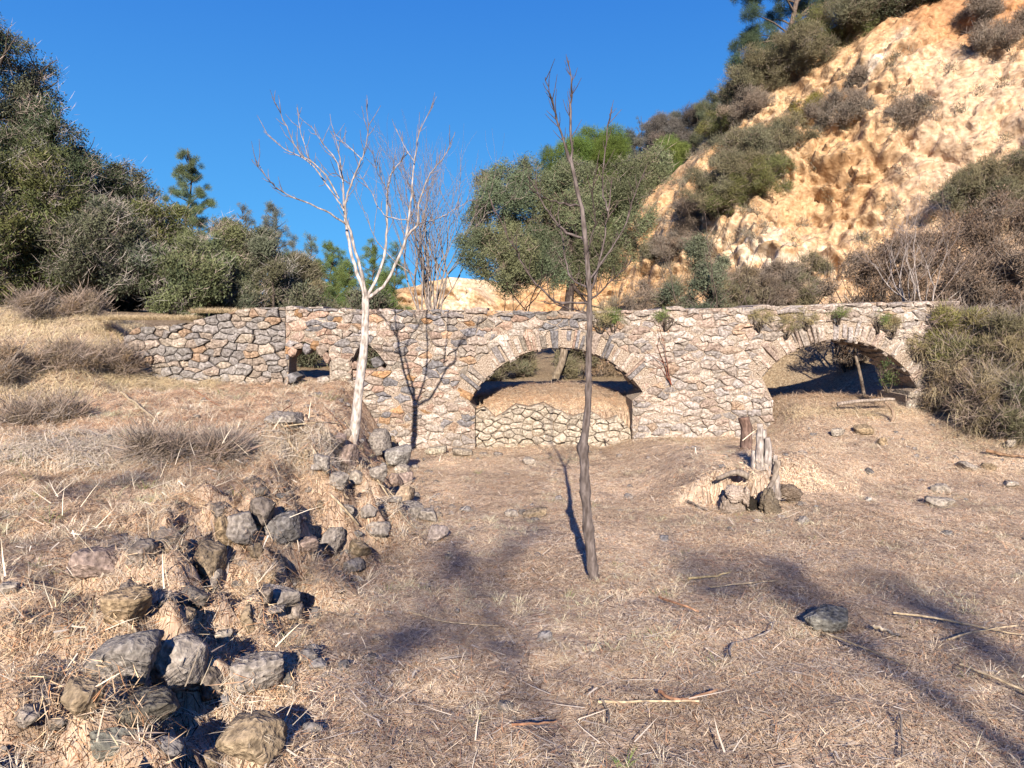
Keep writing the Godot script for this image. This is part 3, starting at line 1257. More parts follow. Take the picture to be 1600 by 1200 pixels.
func grounded(px: float, depth: float) -> Vector3:
	var p := point(px, 500, depth)
	p.y = ground_height(p.x, p.z)
	return p


func tall_at(px: float, py_top: float, base: Vector3) -> float:
	return point(px, py_top, -base.z).y - base.y


func background_trees() -> void:
	# the wooded slope on the left: [x, top, depth, half-width, clump, tone, label]
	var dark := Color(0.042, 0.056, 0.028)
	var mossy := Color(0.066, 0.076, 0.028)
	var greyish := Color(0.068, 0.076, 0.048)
	var slope := [
		[-40, 10, 17.0, 1.8, "broad", dark, "tall dark evergreen at the left edge, highest of the wooded slope"],
		[45, 70, 18.5, 1.5, "broad", greyish, "grey-green evergreen with twiggy crown just right of the tallest one"],
		[85, 180, 17.5, 1.3, "broad", dark, "dark evergreen whose shoulder steps down from the tallest crown"],
		[-60, 230, 14.5, 1.5, "broad", mossy, "mossy green tree filling the left edge below the tallest evergreen"],
		[60, 250, 15.5, 1.4, "broad", mossy, "yellow-green bushy tree low on the wooded slope above the grassy bank"],
		[150, 240, 18.5, 1.3, "broad", dark, "rounded dark evergreen midway down the wooded skyline"],
		[205, 262, 19.5, 0.9, "broad", greyish, "narrow greyish evergreen with bare tips at the slope's lower shoulder"],
		[160, 330, 15.5, 1.2, "broad", greyish, "twiggy grey-brown tree overhanging the dark hollow behind the bank"],
		[235, 330, 17.5, 1.1, "broad", mossy, "olive-brown tree leaning over the shaded gap left of the stone wall"],
	]
	for s in slope:
		var base := grounded(s[0], s[2])
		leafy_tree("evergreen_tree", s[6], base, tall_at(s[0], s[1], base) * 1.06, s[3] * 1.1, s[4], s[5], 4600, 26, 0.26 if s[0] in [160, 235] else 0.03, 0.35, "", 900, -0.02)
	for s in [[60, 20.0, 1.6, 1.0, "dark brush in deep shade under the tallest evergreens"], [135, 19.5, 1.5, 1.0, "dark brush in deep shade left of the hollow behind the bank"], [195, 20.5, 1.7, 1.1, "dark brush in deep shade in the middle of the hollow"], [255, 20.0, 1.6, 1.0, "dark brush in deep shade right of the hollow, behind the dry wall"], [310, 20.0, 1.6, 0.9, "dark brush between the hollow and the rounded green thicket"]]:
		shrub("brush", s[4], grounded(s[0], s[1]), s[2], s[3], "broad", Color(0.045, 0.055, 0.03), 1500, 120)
	# the middle ground behind the wall's left half
	var olive := Color(0.084, 0.100, 0.050)
	var mids := [
		[300, 385, 16.0, 1.0, "broad", olive, "rounded green thicket directly behind the dry stone wall"],
		[355, 345, 17.0, 1.0, "olive", olive, "greyish green bush tree left of the wall's small opening"],
		[420, 360, 17.0, 0.9, "olive", Color(0.09, 0.095, 0.06), "dense olive-green thicket above the small broken opening"],
		[468, 395, 18.0, 0.7, "scrub", Color(0.13, 0.125, 0.08), "thin pale scrub tree left of the white-barked tree"],
	]
	for s in mids:
		var base := grounded(s[0], s[2])
		leafy_tree("thicket_tree", s[6], base, tall_at(s[0], s[1], base), s[3], s[4], s[5], 4200, 18, 0.03, 0.3, "", 420, -0.02)
	var pines := [
		[302, 232, 24.0, 1.6, Color(0.085, 0.115, 0.06), 8000, "slender young pine rising alone against the sky at left"],
		[432, 318, 26.0, 1.3, Color(0.11, 0.125, 0.105), 3000, "pale wispy pine behind the olive thicket"],
		[385, 320, 26.0, 1.0, Color(0.10, 0.105, 0.075), 2600, "small thin pine between the slender pine and the wispy one"],
		[487, 365, 30.0, 0.9, Color(0.11, 0.14, 0.10), 1600, "little blue-green pine left of the white-barked tree's fork"],
		[520, 378, 28.0, 1.3, Color(0.085, 0.125, 0.036), 3200, "bright green bushy pine behind the white-barked tree's fork"],
		[585, 372, 30.0, 1.3, Color(0.085, 0.12, 0.036), 3200, "bright green pine right of the white-barked tree's fork"],
		[620, 378, 34.0, 1.2, Color(0.075, 0.11, 0.036), 2600, "green pine partly hidden by the bare grey poplar"],
		[545, 405, 22.0, 1.0, Color(0.09, 0.125, 0.04), 3000, "low green pine directly behind the white-barked tree's trunk"],
		[455, 400, 24.0, 1.0, Color(0.075, 0.105, 0.04), 2600, "dark green low pine left of the thin pale scrub"],
		[500, 410, 21.0, 0.9, Color(0.09, 0.12, 0.045), 2600, "low green pine right of the thin pale scrub"],
		[605, 425, 21.0, 0.9, Color(0.09, 0.13, 0.045), 2600, "low fresh-green pine beside the poplar's foot"],
	]
	for s in pines:
		var base := grounded(s[0], s[2])
		pine(s[6], base, tall_at(s[0], s[1], base), s[3], s[4], s[5])
	# pines on the far ridge behind the olive tree
	var far := [
		[858, 226, 40.0, 1.5, Color(0.05, 0.075, 0.04), 2600, "dark pine rising left of the bright round pine behind the olive tree", 1.0],
		[936, 198, 38.0, 2.6, Color(0.075, 0.115, 0.025), 6500, "bright green round-topped pine behind the big olive tree", 0.0],
		[1052, 210, 40.0, 1.4, Color(0.085, 0.115, 0.03), 2200, "small bright green pine at the foot of the ridge", 0.0],
		[985, 195, 48.0, 1.3, Color(0.085, 0.095, 0.085), 1500, "lowest greyish pine on the distant ridge", 0.6],
		[1012, 188, 48.0, 1.3, Color(0.09, 0.09, 0.085), 1500, "grey wispy pine on the ridge beside the lowest one", 0.6],
		[1042, 172, 46.0, 1.6, Color(0.10, 0.09, 0.08), 2200, "brownish leafless-looking pine midway along the distant ridge", 0.4],
		[1078, 162, 45.0, 1.7, Color(0.095, 0.085, 0.075), 2500, "broad grey-brown tree on the ridge above the small bright pine", 0.3],
		[1112, 138, 44.0, 1.6, Color(0.075, 0.085, 0.05), 2600, "green-grey pine on the ridge close to the orange slope", 0.5],
		[960, 215, 50.0, 1.2, Color(0.08, 0.09, 0.075), 1500, "grey-green pine peeping out right of the bright round pine", 0.5],
		[1000, 182, 50.0, 1.0, Color(0.075, 0.085, 0.07), 1300, "thin dark pine between the two lowest grey ones on the ridge", 0.8],
		[1028, 178, 50.0, 1.3, Color(0.10, 0.09, 0.08), 1600, "brown-grey tree filling the ridge left of the brownish pine", 0.3],
		[1060, 165, 50.0, 1.2, Color(0.085, 0.09, 0.075), 1500, "grey-green tree behind the brownish pine on the ridge", 0.5],
		[1095, 150, 47.0, 1.3, Color(0.08, 0.085, 0.065), 1600, "grey-green tree behind the broad grey-brown one", 0.4],
		[1142, 118, 40.0, 1.1, Color(0.08, 0.09, 0.075), 1500, "small pine on the ridge nearest the orange slope's shoulder", 0.6],
	]
	for s in far:
		var top := point(s[0], s[1], s[2])
		var base := Vector3(top.x, maxf(ground_height(top.x, top.z), top.y - 7.5), top.z)
		if s[7] > 0.7:
			pine(s[6], base, top.y - base.y, s[3], s[4], s[5])
		else:
			leafy_tree("ridge_pine", s[6], base, top.y - base.y, s[3], "needle", s[4], s[5], 22, 0.25, s[7] * 0.6, "", 0, -0.1, "tree", 1.5)
	# ground that carries the ridge trees
	var st := begin()
	st.set_smooth_group(0)
	var n := 24
	var rows := []
	for j in 5:
		var row := []
		for i in n:
			var f := float(i) / (n - 1)
			var px := lerpf(720.0, 1300.0, f)
			var py := lerpf(440.0, 130.0, pow(f, 1.1))
			var p := point(px, py + 25.0, 46.0)
			p.y = lerpf(0.0, p.y, [0.0, 0.45, 0.8, 1.0, 0.9][j]) + 0.5 * broad.get_noise_2d(i * 0.6, j * 0.7)
			p.z = -36.0 - 3.5 * j
			row.append(p)
		rows.append(row)
	for j in 4:
		for i in n - 1:
			tri(st, rows[j][i], rows[j][i + 1], rows[j + 1][i], Vector3(0, 1, 0.5), Color(0.2, 0.16, 0.1))
			tri(st, rows[j][i + 1], rows[j + 1][i + 1], rows[j + 1][i], Vector3(0, 1, 0.5), Color(0.2, 0.16, 0.1))
	st.generate_normals()
	var hill := MeshInstance3D.new()
	hill.name = "hill"
	hill.mesh = st.commit()
	hill.material_override = mats.earth_cliff
	hill.set_meta("kind", "structure")
	hill.set_meta("label", "wooded ridge rising behind the olive tree towards the orange slope")
	add_child(hill)
	# the bare poplar, the big olive and its neighbours
	var b := grounded(668, 17.5)
	var h := tall_at(668, 200, b)
	var stems := []
	for i in 11:
		stems.append([Vector3(rng.randf_range(-0.24, 0.28), 1.0, rng.randf_range(-0.2, 0.2)), h * rng.randf_range(0.38, 0.47), 0.033])
	bare_tree("bare_poplar", "leafless grey poplar with many upright twigs behind the wall", b, stems, Color(0.38, 0.33, 0.30), Color(0.34, 0.26, 0.24), 3, 0.2)
	var ob := grounded(870, 18.0)
	var o := thing("olive_tree", "large grey-green olive tree behind the wall over the middle arch", "tree", ob)
	var oh := tall_at(870, 255, ob)
	trunk_part(o, oh * 0.7, 0.16, Color(0.09, 0.07, 0.06), 0.1)
	var lobes := []
	for k in [[765, 350, 0.7], [745, 390, 0.5], [790, 300, 0.7], [785, 400, 0.8], [830, 330, 0.9], [840, 400, 0.8], [880, 300, 0.7], [890, 370, 0.9], [930, 330, 0.8], [935, 400, 0.7], [970, 290, 0.6], [985, 340, 0.6], [1010, 270, 0.45], [1035, 250, 0.35], [960, 390, 0.6], [860, 420, 0.6], [800, 430, 0.5], [900, 430, 0.5], [760, 290, 0.35], [905, 265, 0.4], [820, 275, 0.45]]:
		var p := point(k[0], k[1], 18.0 + rng.randf_range(-1.0, 1.0)) - ob
		lobes.append([p, Vector3.ONE * k[2] * 0.95])
	crown(o, "crown", "olive", lobes, 12500, Color(0.094, 0.112, 0.062), 0.28, 1.0, -0.02)
	crown(o, "bare_twigs", "twig", lobes, 900, Color(0.22, 0.18, 0.15), 0.2, 1.2, -1.0)
	var small := grounded(796, 17.0)
	bare_tree("dark_sapling", "thin dark sapling standing beside the olive trunk", small, [[Vector3(0.25, 1, 0), 1.6, 0.03], [Vector3(-0.3, 1, 0.1), 1.4, 0.025]], Color(0.06, 0.045, 0.04), Color(0.1, 0.08, 0.07), 2, 0.05)
	# seen through the middle arch
	for s in [[770, 14.9, 0.8, 0.5, "grey-green brush seen through the left part of the middle arch"], [815, 15.6, 1.0, 0.55, "green brush seen through the middle arch left of its sapling"], [905, 15.2, 0.9, 0.5, "dark brush behind the sapling seen through the middle arch"], [960, 15.6, 0.9, 0.6, "straw-brown brush seen through the right part of the middle arch"], [725, 15.5, 0.9, 0.5, "shaded brush behind the wall left of the middle arch"]]:
		shrub("brush", s[4], grounded(s[0], s[1]), s[2], s[3], "scrub", Color(0.12, 0.115, 0.07) if s[0] != 960 else Color(0.24, 0.18, 0.12), 700, 120)
	var sap := grounded(864, 14.6)
	bare_tree("forked_sapling", "pale forked trunk seen through the crown of the middle arch", sap, [[Vector3(0.05, 1, 0), 1.1, 0.09]], Color(0.36, 0.29, 0.2), Color(0.3, 0.25, 0.2), 1, 0.1, 2)
	for s in [[480, 14.6, "dusky green shrub seen through the small opening of the wall"], [575, 14.6, "dusky shrub behind the broken gap beside the small pier"]]:
		shrub("brush", s[2], grounded(s[0], s[1]), 1.5, 0.8, "broad", Color(0.075, 0.08, 0.05), 1100, 120)


func pine(label: String, at: Vector3, high: float, wide: float, tone: Color, count: int) -> void:
	var t := thing("pine_tree", label, "pine tree", at)
	var st := begin()
	var n := 8
	var pts := []
	for i in n:
		pts.append(Vector3(0.02 * high * sin(i * 1.3), high * i / (n - 1.0) - 0.2 * float(i == 0), 0.02 * high * cos(i * 1.7)))
	tube(st, pts, tapered(n, high * 0.016, 0.008), Color(0.16, 0.12, 0.1), Color(0.16, 0.13, 0.1), 7, 0.2)
	var blobs := []
	for i in 34:
		var f := 0.22 + 0.78 * (i + rng.randf() * 0.7) / 34.0
		var a := i * 2.4 + rng.randf() * 0.8
		var reach := wide * (1.05 - f) * rng.randf_range(0.7, 1.2) + 0.08
		var root_at := Vector3(0, high * (f - 0.05), 0)
		var end := Vector3(cos(a) * reach, high * f + reach * 0.15, sin(a) * reach)
		tube(st, [root_at, root_at.lerp(end, 0.5) + Vector3(0, -0.03, 0), end], [0.02, 0.014, 0.006], Color(0.16, 0.12, 0.1), Color(0.16, 0.13, 0.1), 4)
		var s := 0.045 * wide + 0.05 + 0.11 * reach
		for k in 5:
			var g := s * rng.randf_range(0.45, 0.75)
			blobs.append([root_at.lerp(end, lerpf(0.3, 1.05, k / 4.0)) + spread(s * 0.7), Vector3(g, g * 0.7, g)])
	part("trunk", st.commit(), mats.bark, t)
	crown(t, "crown", "needle", blobs, int(count * 0.5), tone, 0.24, 0.72, -0.1)


func hillside_shrubs() -> void:
	var sage := Color(0.155, 0.145, 0.088)
	var grey := Color(0.20, 0.165, 0.13)
	var green := Color(0.125, 0.130, 0.05)
	var olive := Color(0.105, 0.118, 0.075)
	# x, y of the foot, half-width and height in metres, clump, tone, label
	var list := [
		[1210, 240, 1.1, 1.2, "scrub", sage, "highest grey-green shrub of the diagonal belt across the slope"],
		[1175, 262, 1.2, 1.2, "scrub", sage, "grey-green shrub second from the top of the diagonal belt"],
		[1150, 300, 1.2, 1.3, "scrub", sage, "wide grey-green shrub midway down the diagonal belt"],
		[1185, 300, 1.0, 1.1, "scrub", green, "greenish shrub inside the belt, beside the widest one"],
		[1120, 330, 1.1, 1.2, "scrub", sage, "grey-green shrub in the lower half of the diagonal belt"],
		[1145, 330, 0.8, 1.0, "scrub", green, "small greenish shrub overhanging the chalky scar"],
		[1085, 355, 1.0, 1.0, "scrub", grey, "brownish dry shrub low in the diagonal belt"],
		[1065, 390, 0.9, 0.9, "scrub", grey, "lowest dry shrub of the diagonal belt"],
		[1275, 190, 0.7, 0.9, "scrub", Color(0.17, 0.15, 0.04), "yellow-green gorse cushion on the open slope"],
		[1318, 185, 0.8, 0.9, "scrub", grey, "dry grey cushion shrub right beside the yellow-green one"],
		[1412, 192, 0.8, 0.7, "scrub", grey, "lone grey dome shrub in the pale part of the slope"],
		[1345, 128, 0.4, 0.5, "scrub", grey, "tiny dry shrub beside the white streak high on the slope"],
		[1135, 205, 0.8, 0.9, "scrub", green, "dark green shrub on the slope's left shoulder"],
		[1165, 180, 0.9, 0.9, "scrub", grey, "dry twiggy shrub on the left shoulder of the slope"],
		[1180, 145, 1.2, 1.2, "scrub", sage, "shrub under the tall pine, lowest on the crest"],
		[1215, 125, 1.2, 1.4, "scrub", sage, "grey-green shrub directly beneath the tall pine's trunk"],
		[1255, 105, 1.2, 1.4, "scrub", sage, "shrub on the crest right of the tall pine's foot"],
		[1300, 70, 1.2, 1.4, "scrub", green, "greener crest shrub second from the top"],
		[1335, 40, 1.3, 1.4, "scrub", sage, "shrub at the upper end of the crest"],
		[1385, 20, 1.4, 1.3, "broad", Color(0.08, 0.085, 0.05), "dark leafy shrub on the crest near the top edge"],
		[1440, 5, 1.4, 1.2, "broad", Color(0.075, 0.08, 0.05), "dark shrub on the brow above the rusty earth"],
		[1580, 70, 0.9, 1.0, "scrub", grey, "grey shrub clinging high at the slope's right side"],
		[1530, 30, 0.7, 0.8, "scrub", grey, "small grey shrub on the brow above the right side"],
		[1580, 300, 1.0, 1.0, "scrub", sage, "sage shrub at the right edge above the brambles"],
		[1540, 330, 1.0, 1.1, "scrub", sage, "sage shrub among the upper brambles on the right"],
		[1025, 395, 0.5, 0.6, "scrub", sage, "small shrub on the bare slope beside the olive tree"],
	]
	for s in list:
		var p := slope_place(s[0], s[1])
		var area: float = s[2] * s[3]
		shrub("hillside_shrub", s[6], p - Vector3(0, 0.15, 0), s[3] * 1.0, s[2] * 1.4, s[4], s[5] * 0.85, int(950 * area) + 250, int(160 * area) + 40)
	# low dry scrub in the creases, on the belts and along the crest
	var xf := []
	var cols := []
	for i in 9000:
		var px := rng.randf_range(940, 1640)
		var v := rng.randf_range(0.1, 1.02)
		var py := lerpf(slope_value(px, 2), slope_value(px, 4), v)
		var belt := exp(-pow((px + (py - 280.0) * 0.85 - 1160.0) / 75.0, 2.0)) * smoothstep(130, 200, py)
		belt += smoothstep(0.90, 0.98, v)
		belt += 0.8 * smoothstep(425, 455, py) + 0.7 * smoothstep(1480, 1600, px) * smoothstep(200, 300, py)
		if fine.get_noise_2d(px * 0.02, py * 0.03) + 0.55 * belt < 0.5:
			continue
		xf.append(Transform3D(Basis(Vector3.UP, rng.randf() * TAU).scaled(Vector3.ONE * rng.randf_range(0.8, 1.9)), slope_point(px, v) + Vector3(0, 0.04, 0.02)))
		cols.append(sage.lerp(grey, rng.randf()) * rng.randf_range(0.7, 1.1))
	var low := scatter("undergrowth", leaf_clump("scrub"), mats.leaf, xf, cols, self)
	low.set_meta("kind", "stuff")
	low.set_meta("label", "low dry scrub growing in the creases of the orange slope")
	low.set_meta("category", "undergrowth")
	# along the slope's foot just behind the wall
	var foot := [
		[1090, 372, 15.0, 0.75, "olive", olive, 1500, "dense grey-green young olive behind the wall between the arches"],
		[1135, 430, 14.6, 0.5, "scrub", sage, 700, "low sage scrub right of the young olive"],
		[1170, 425, 14.8, 0.6, "scrub", Color(0.2, 0.165, 0.11), 800, "straw-coloured scrub left of the right arch"],
		[1215, 415, 14.8, 0.6, "scrub", grey, 800, "dry grey scrub behind the wall over the right arch's left haunch"],
		[1260, 405, 14.6, 0.6, "scrub", sage, 800, "scrub with green tips behind the crown of the right arch"],
		[1000, 440, 16.0, 0.4, "scrub", grey, 400, "thin dry scrub on the orange foot beside the front tree"],
		[1045, 435, 15.5, 0.4, "scrub", sage, 400, "sparse scrub between front tree and young olive"],
	]
	for s in foot:
		var b := grounded(s[0], s[2] + (2.6 if s[0] > 1100 else 0.0))
		shrub("scrub", s[7], b, tall_at(s[0], s[1], b) * 1.1, s[3] * 1.15, s[4], s[5] * 0.85, int(s[6] * 1.4), 240)
	# reddish brambles on the right
	var bram := Color(0.14, 0.10, 0.07)
	for s in [[1330, 385, 14.2, 0.8, "reddish bramble left of the white-stemmed shrub"], [1385, 365, 14.4, 0.8, "dark red-brown bramble behind the white-stemmed shrub"], [1440, 350, 14.6, 0.9, "tall bramble tangle at the white stems' right side"], [1500, 315, 14.4, 1.0, "high reddish-brown bramble right of the white-stemmed shrub"], [1555, 290, 14.2, 1.0, "russet thicket topping the brambles near the right edge"], [1610, 300, 13.6, 1.0, "russet thicket cut by the right edge"], [1520, 400, 13.0, 0.8, "dark shaded bramble low at the right, above the green cascade"], [1590, 400, 12.6, 0.9, "brown bramble at the right edge over the green cascade"]]:
		var b := grounded(s[0], s[2])
		shrub("bramble", s[4], b, maxf(1.2, tall_at(s[0], s[1], b)), s[3], "broad", bram, 900, 420, 0.8)
	# white-stemmed leafless shrub
	var wb := grounded(1452, 12.9)
	var up := tall_at(1452, 250, wb)
	bare_tree("white_stemmed_shrub", "leafless shrub with pale forking stems behind the right arch", wb,
		[[Vector3(-0.42, 1, 0), up * 0.42, 0.03], [Vector3(-0.2, 1, 0.1), up * 0.42, 0.028], [Vector3(0.0, 1, -0.1), up * 0.45, 0.028], [Vector3(0.18, 1, 0.1), up * 0.4, 0.022]], Color(0.50, 0.45, 0.41), Color(0.32, 0.24, 0.20), 3, 0.13)
	var stub := grounded(1403, 12.2)
	bare_tree("dead_snag", "short pale broken snag behind the wall over the right arch", stub, [[Vector3(-0.08, 1, 0), tall_at(1403, 415, stub), 0.03]], Color(0.46, 0.38, 0.29), Color(0.46, 0.38, 0.29), 0, 0.0, 1, "dead tree")
	# the tall pine on the crest
	var pb := slope_place(1235, 95) + Vector3(0, -0.2, -0.8)
	var pt := thing("pine_tree", "tall open-crowned pine on the crest of the orange slope", "pine tree", pb)
	var st := begin()
	tube(st, smooth_path([Vector3(0, -0.3, 0), Vector3(0.25, 1.4, 0), Vector3(0.5, 3.0, 0.1), Vector3(0.45, 5.0, 0)], 4, 0.02), tapered(13, 0.12, 0.04), Color(0.24, 0.19, 0.16), Color(0.24, 0.19, 0.16), 8, 0.15)
	var blobs := []
	for k in [[1175, 20], [1185, 55], [1195, 90], [1170, -10], [1205, 30], [1215, -15], [1240, 5], [1255, -25], [1275, 25], [1290, -5], [1300, -30], [1230, -50], [1190, -35], [1165, 70], [1205, 70], [1160, 100], [1310, 5], [1265, -60], [1210, -80]]:
		var p := point(k[0], k[1], -pb.z + rng.randf_range(-0.8, 0.8)) - pb
		blobs.append([p, Vector3(0.62, 0.36, 0.62) * rng.randf_range(0.6, 1.2)])
		var j := Vector3(0.4, clampf(p.y - 0.6, 1.0, 4.5), 0.05)
		tube(st, [j, j.lerp(p, 0.5) + Vector3(0, 0.1, 0), p], [0.04, 0.025, 0.008], Color(0.22, 0.17, 0.14), Color(0.2, 0.16, 0.13), 5)
	part("trunk", st.commit(), mats.bark, pt)
	crown(pt, "crown", "needle", blobs, 3200, Color(0.05, 0.075, 0.042), 0.2, 1.0, -0.12)


func wall_plants() -> void:
	# green shoots and dry tufts rooted in the wall
	var g := Color(0.13, 0.17, 0.05)
	var d := Color(0.27, 0.23, 0.12)
	for s in [[938, 492, 0.22, d, "dry green tuft hanging from the wall top beside the front tree"], [958, 490, 0.16, g, "fresh green sprig on the wall top right of the front tree"], [1040, 487, 0.17, g, "green sprig on the wall top midway between the arches"], [1186, 490, 0.17, d, "tuft on the wall top over the right arch's left haunch"], [1228, 500, 0.18, d, "dry trailing tuft left of the right arch's crown"], [1258, 488, 0.17, d, "second trailing tuft left of the right arch's crown"], [1308, 480, 0.19, g, "bright green sprig on the wall top above the right arch's crown"], [1372, 492, 0.18, g, "green sprig on the wall right of the right arch's crown"], [1392, 500, 0.16, d, "yellowish tuft beside the last green sprig on the wall"], [1432, 535, 0.2, d, "yellow tuft on the arch ring by the green cascade"]]:
		var w := on_wall(s[0], s[1])
		shrub("wall_tuft", s[4], Vector3(w.x, w.y - 0.15, WALL_Z + 0.05), s[2] * 1.25, s[2] * rng.randf_range(0.9, 1.5), "scrub", s[3] * 0.85, 70, 6, 0.5, "", "wall plant")
	# red-stemmed sprout on the pier
	var w := on_wall(1048, 590)
	bare_tree("red_stemmed_sprout", "leafless red-stemmed sprout growing up the wall between the arches", Vector3(w.x, w.y + 0.05, WALL_Z + 0.06), [[Vector3(-0.25, 1, 0.05), 0.6, 0.009], [Vector3(-0.05, 1, 0.05), 0.65, 0.008], [Vector3(-0.5, 1, 0.1), 0.55, 0.006]], Color(0.30, 0.10, 0.06), Color(0.25, 0.13, 0.1), 1, 0.05, 2, "sprout")
	# the green cascade over the right end
	for s in [[1490, 470, 10.9, 0.5, 1.0, Color(0.17, 0.165, 0.06), "yellow-green broom spilling over the wall's right end"], [1545, 475, 10.6, 0.6, 1.3, Color(0.16, 0.145, 0.07), "broad green broom at the right, above the dry bank"], [1605, 470, 10.2, 0.7, 1.5, Color(0.145, 0.125, 0.07), "dark broom bush cut by the right edge beside the wall"], [1500, 560, 10.6, 0.45, 0.9, Color(0.25, 0.20, 0.125), "straw-green trailing bush against the right pier"], [1550, 580, 10.0, 0.55, 0.9, Color(0.20, 0.165, 0.10), "grey-green bush at the foot of the right bank"], [1610, 590, 9.6, 0.6, 1.0, Color(0.11, 0.105, 0.06), "shaded bush at the right edge, foot of the bank"]]:
		var top := point(s[0], s[1], s[2])
		var base := Vector3(top.x, top.y - s[4], top.z)
		var t := shrub("broom_bush", s[6], base, s[4], s[3], "scrub", s[5], 1150, 420, 0.85)
		var xf := []
		var cols := []
		for i in 14:
			var p := Vector3(rng.randf_range(-1, 1) * s[3], rng.randf_range(0.0, 0.6) * s[4], rng.randf_range(-0.2, 0.7) * s[3])
			xf.append(Transform3D(Basis(Vector3.UP, rng.randf_range(-0.6, 0.6)).scaled(Vector3.ONE * rng.randf_range(0.7, 1.3)), p))
			var q := rng.randf_range(0.8, 1.2)
			cols.append(Color(0.30, 0.25, 0.16) * q)
		scatter("hanging_stalks", leaf_clump("hanging"), mats.straw, xf, cols, t).set_meta("kind", "stuff")
	for q in [[14, 535, 9.6, 0.5, 0.45, "dark dry bush on the grassy bank at the left edge"], [175, 525, 10.6, 0.35, 0.4, "dry twiggy bush beside the dry stone wall's end"], [85, 640, 8.0, 0.16, 0.36, "low brown brush heap on the upper terrace at left"], [30, 650, 7.8, 0.16, 0.3, "low brush heap at the left edge of the upper terrace"], [290, 730, 6.6, 0.09, 0.17, "dark dry clump hanging over the terrace lip"], [345, 745, 6.5, 0.08, 0.15, "dark dry clump on the terrace lip above the rock cluster"], [230, 735, 6.6, 0.08, 0.16, "small dark clump at the left of the terrace lip"], [110, 545, 10.2, 0.25, 0.5, "straw-brown bush halfway up the grassy bank"], [60, 490, 11.6, 0.4, 0.5, "dry bush on top of the grassy bank under the evergreens"], [130, 480, 12.0, 0.35, 0.45, "dry bush on top of the bank nearer the wall"]]:
		shrub("dry_bush", q[5], grounded(q[0], q[2]), q[3], q[4], "scrub", Color(0.17, 0.13, 0.085), 300, 200, 0.6)
	# growth inside the right arch
	var rb := grounded(1392, 10.7)
	var t := shrub("ivy_shoot", "green ivy shoot by the twisted stick under the right arch", rb + Vector3(0, 0.42, 0), 0.35, 0.2, "broad", Color(0.055, 0.075, 0.028), 60, 14, 0.6)
	t.position.y = maxf(t.position.y, rb.y + 0.3)


func trace(st: SurfaceTool, px: Array, depth: float, spreadz: float, r0: float, r1: float, c0: Color, c1: Color, sides := 7, wob := 0.012, knots := 0.0) -> Array:
	var pts := []
	for i in px.size():
		var f := float(i) / maxi(px.size() - 1, 1)
		pts.append(point(px[i][0], px[i][1], depth + spreadz * f))
	var path := smooth_path(pts, 5, wob)
	var rad := tapered(path.size(), r0, r1, 0.8)
	if knots > 0.0:
		for i in rad.size():
			rad[i] *= 1.0 + (knots if rng.randf() < 0.3 else 0.0) * rng.randf()
	tube(st, path, rad, c0, c1, sides, 0.15)
	return path


func twiglets(st: SurfaceTool, path: Array, n: int, long: float, r: float, c: Color, start := 0.25) -> void:
	for i in n:
		var f := lerpf(start, 0.97, (i + rng.randf()) / n)
		var k := clampi(int(f * (path.size() - 1)), 0, path.size() - 2)
		var along: Vector3 = (path[k + 1] - path[k]).normalized()
		var d := (along * 0.8 + unit() * 0.7 + Vector3(0, 0.35, 0)).normalized()
		var l := long * rng.randf_range(0.35, 1.0)
		var m: Vector3 = path[k] + d * l * 0.5
		var e := m + (d + Vector3(0, 0.3, 0) + unit() * 0.2).normalized() * l * 0.5
		tube(st, [path[k], m, e], [r, r * 0.75, r * 0.4], c, c, 4)


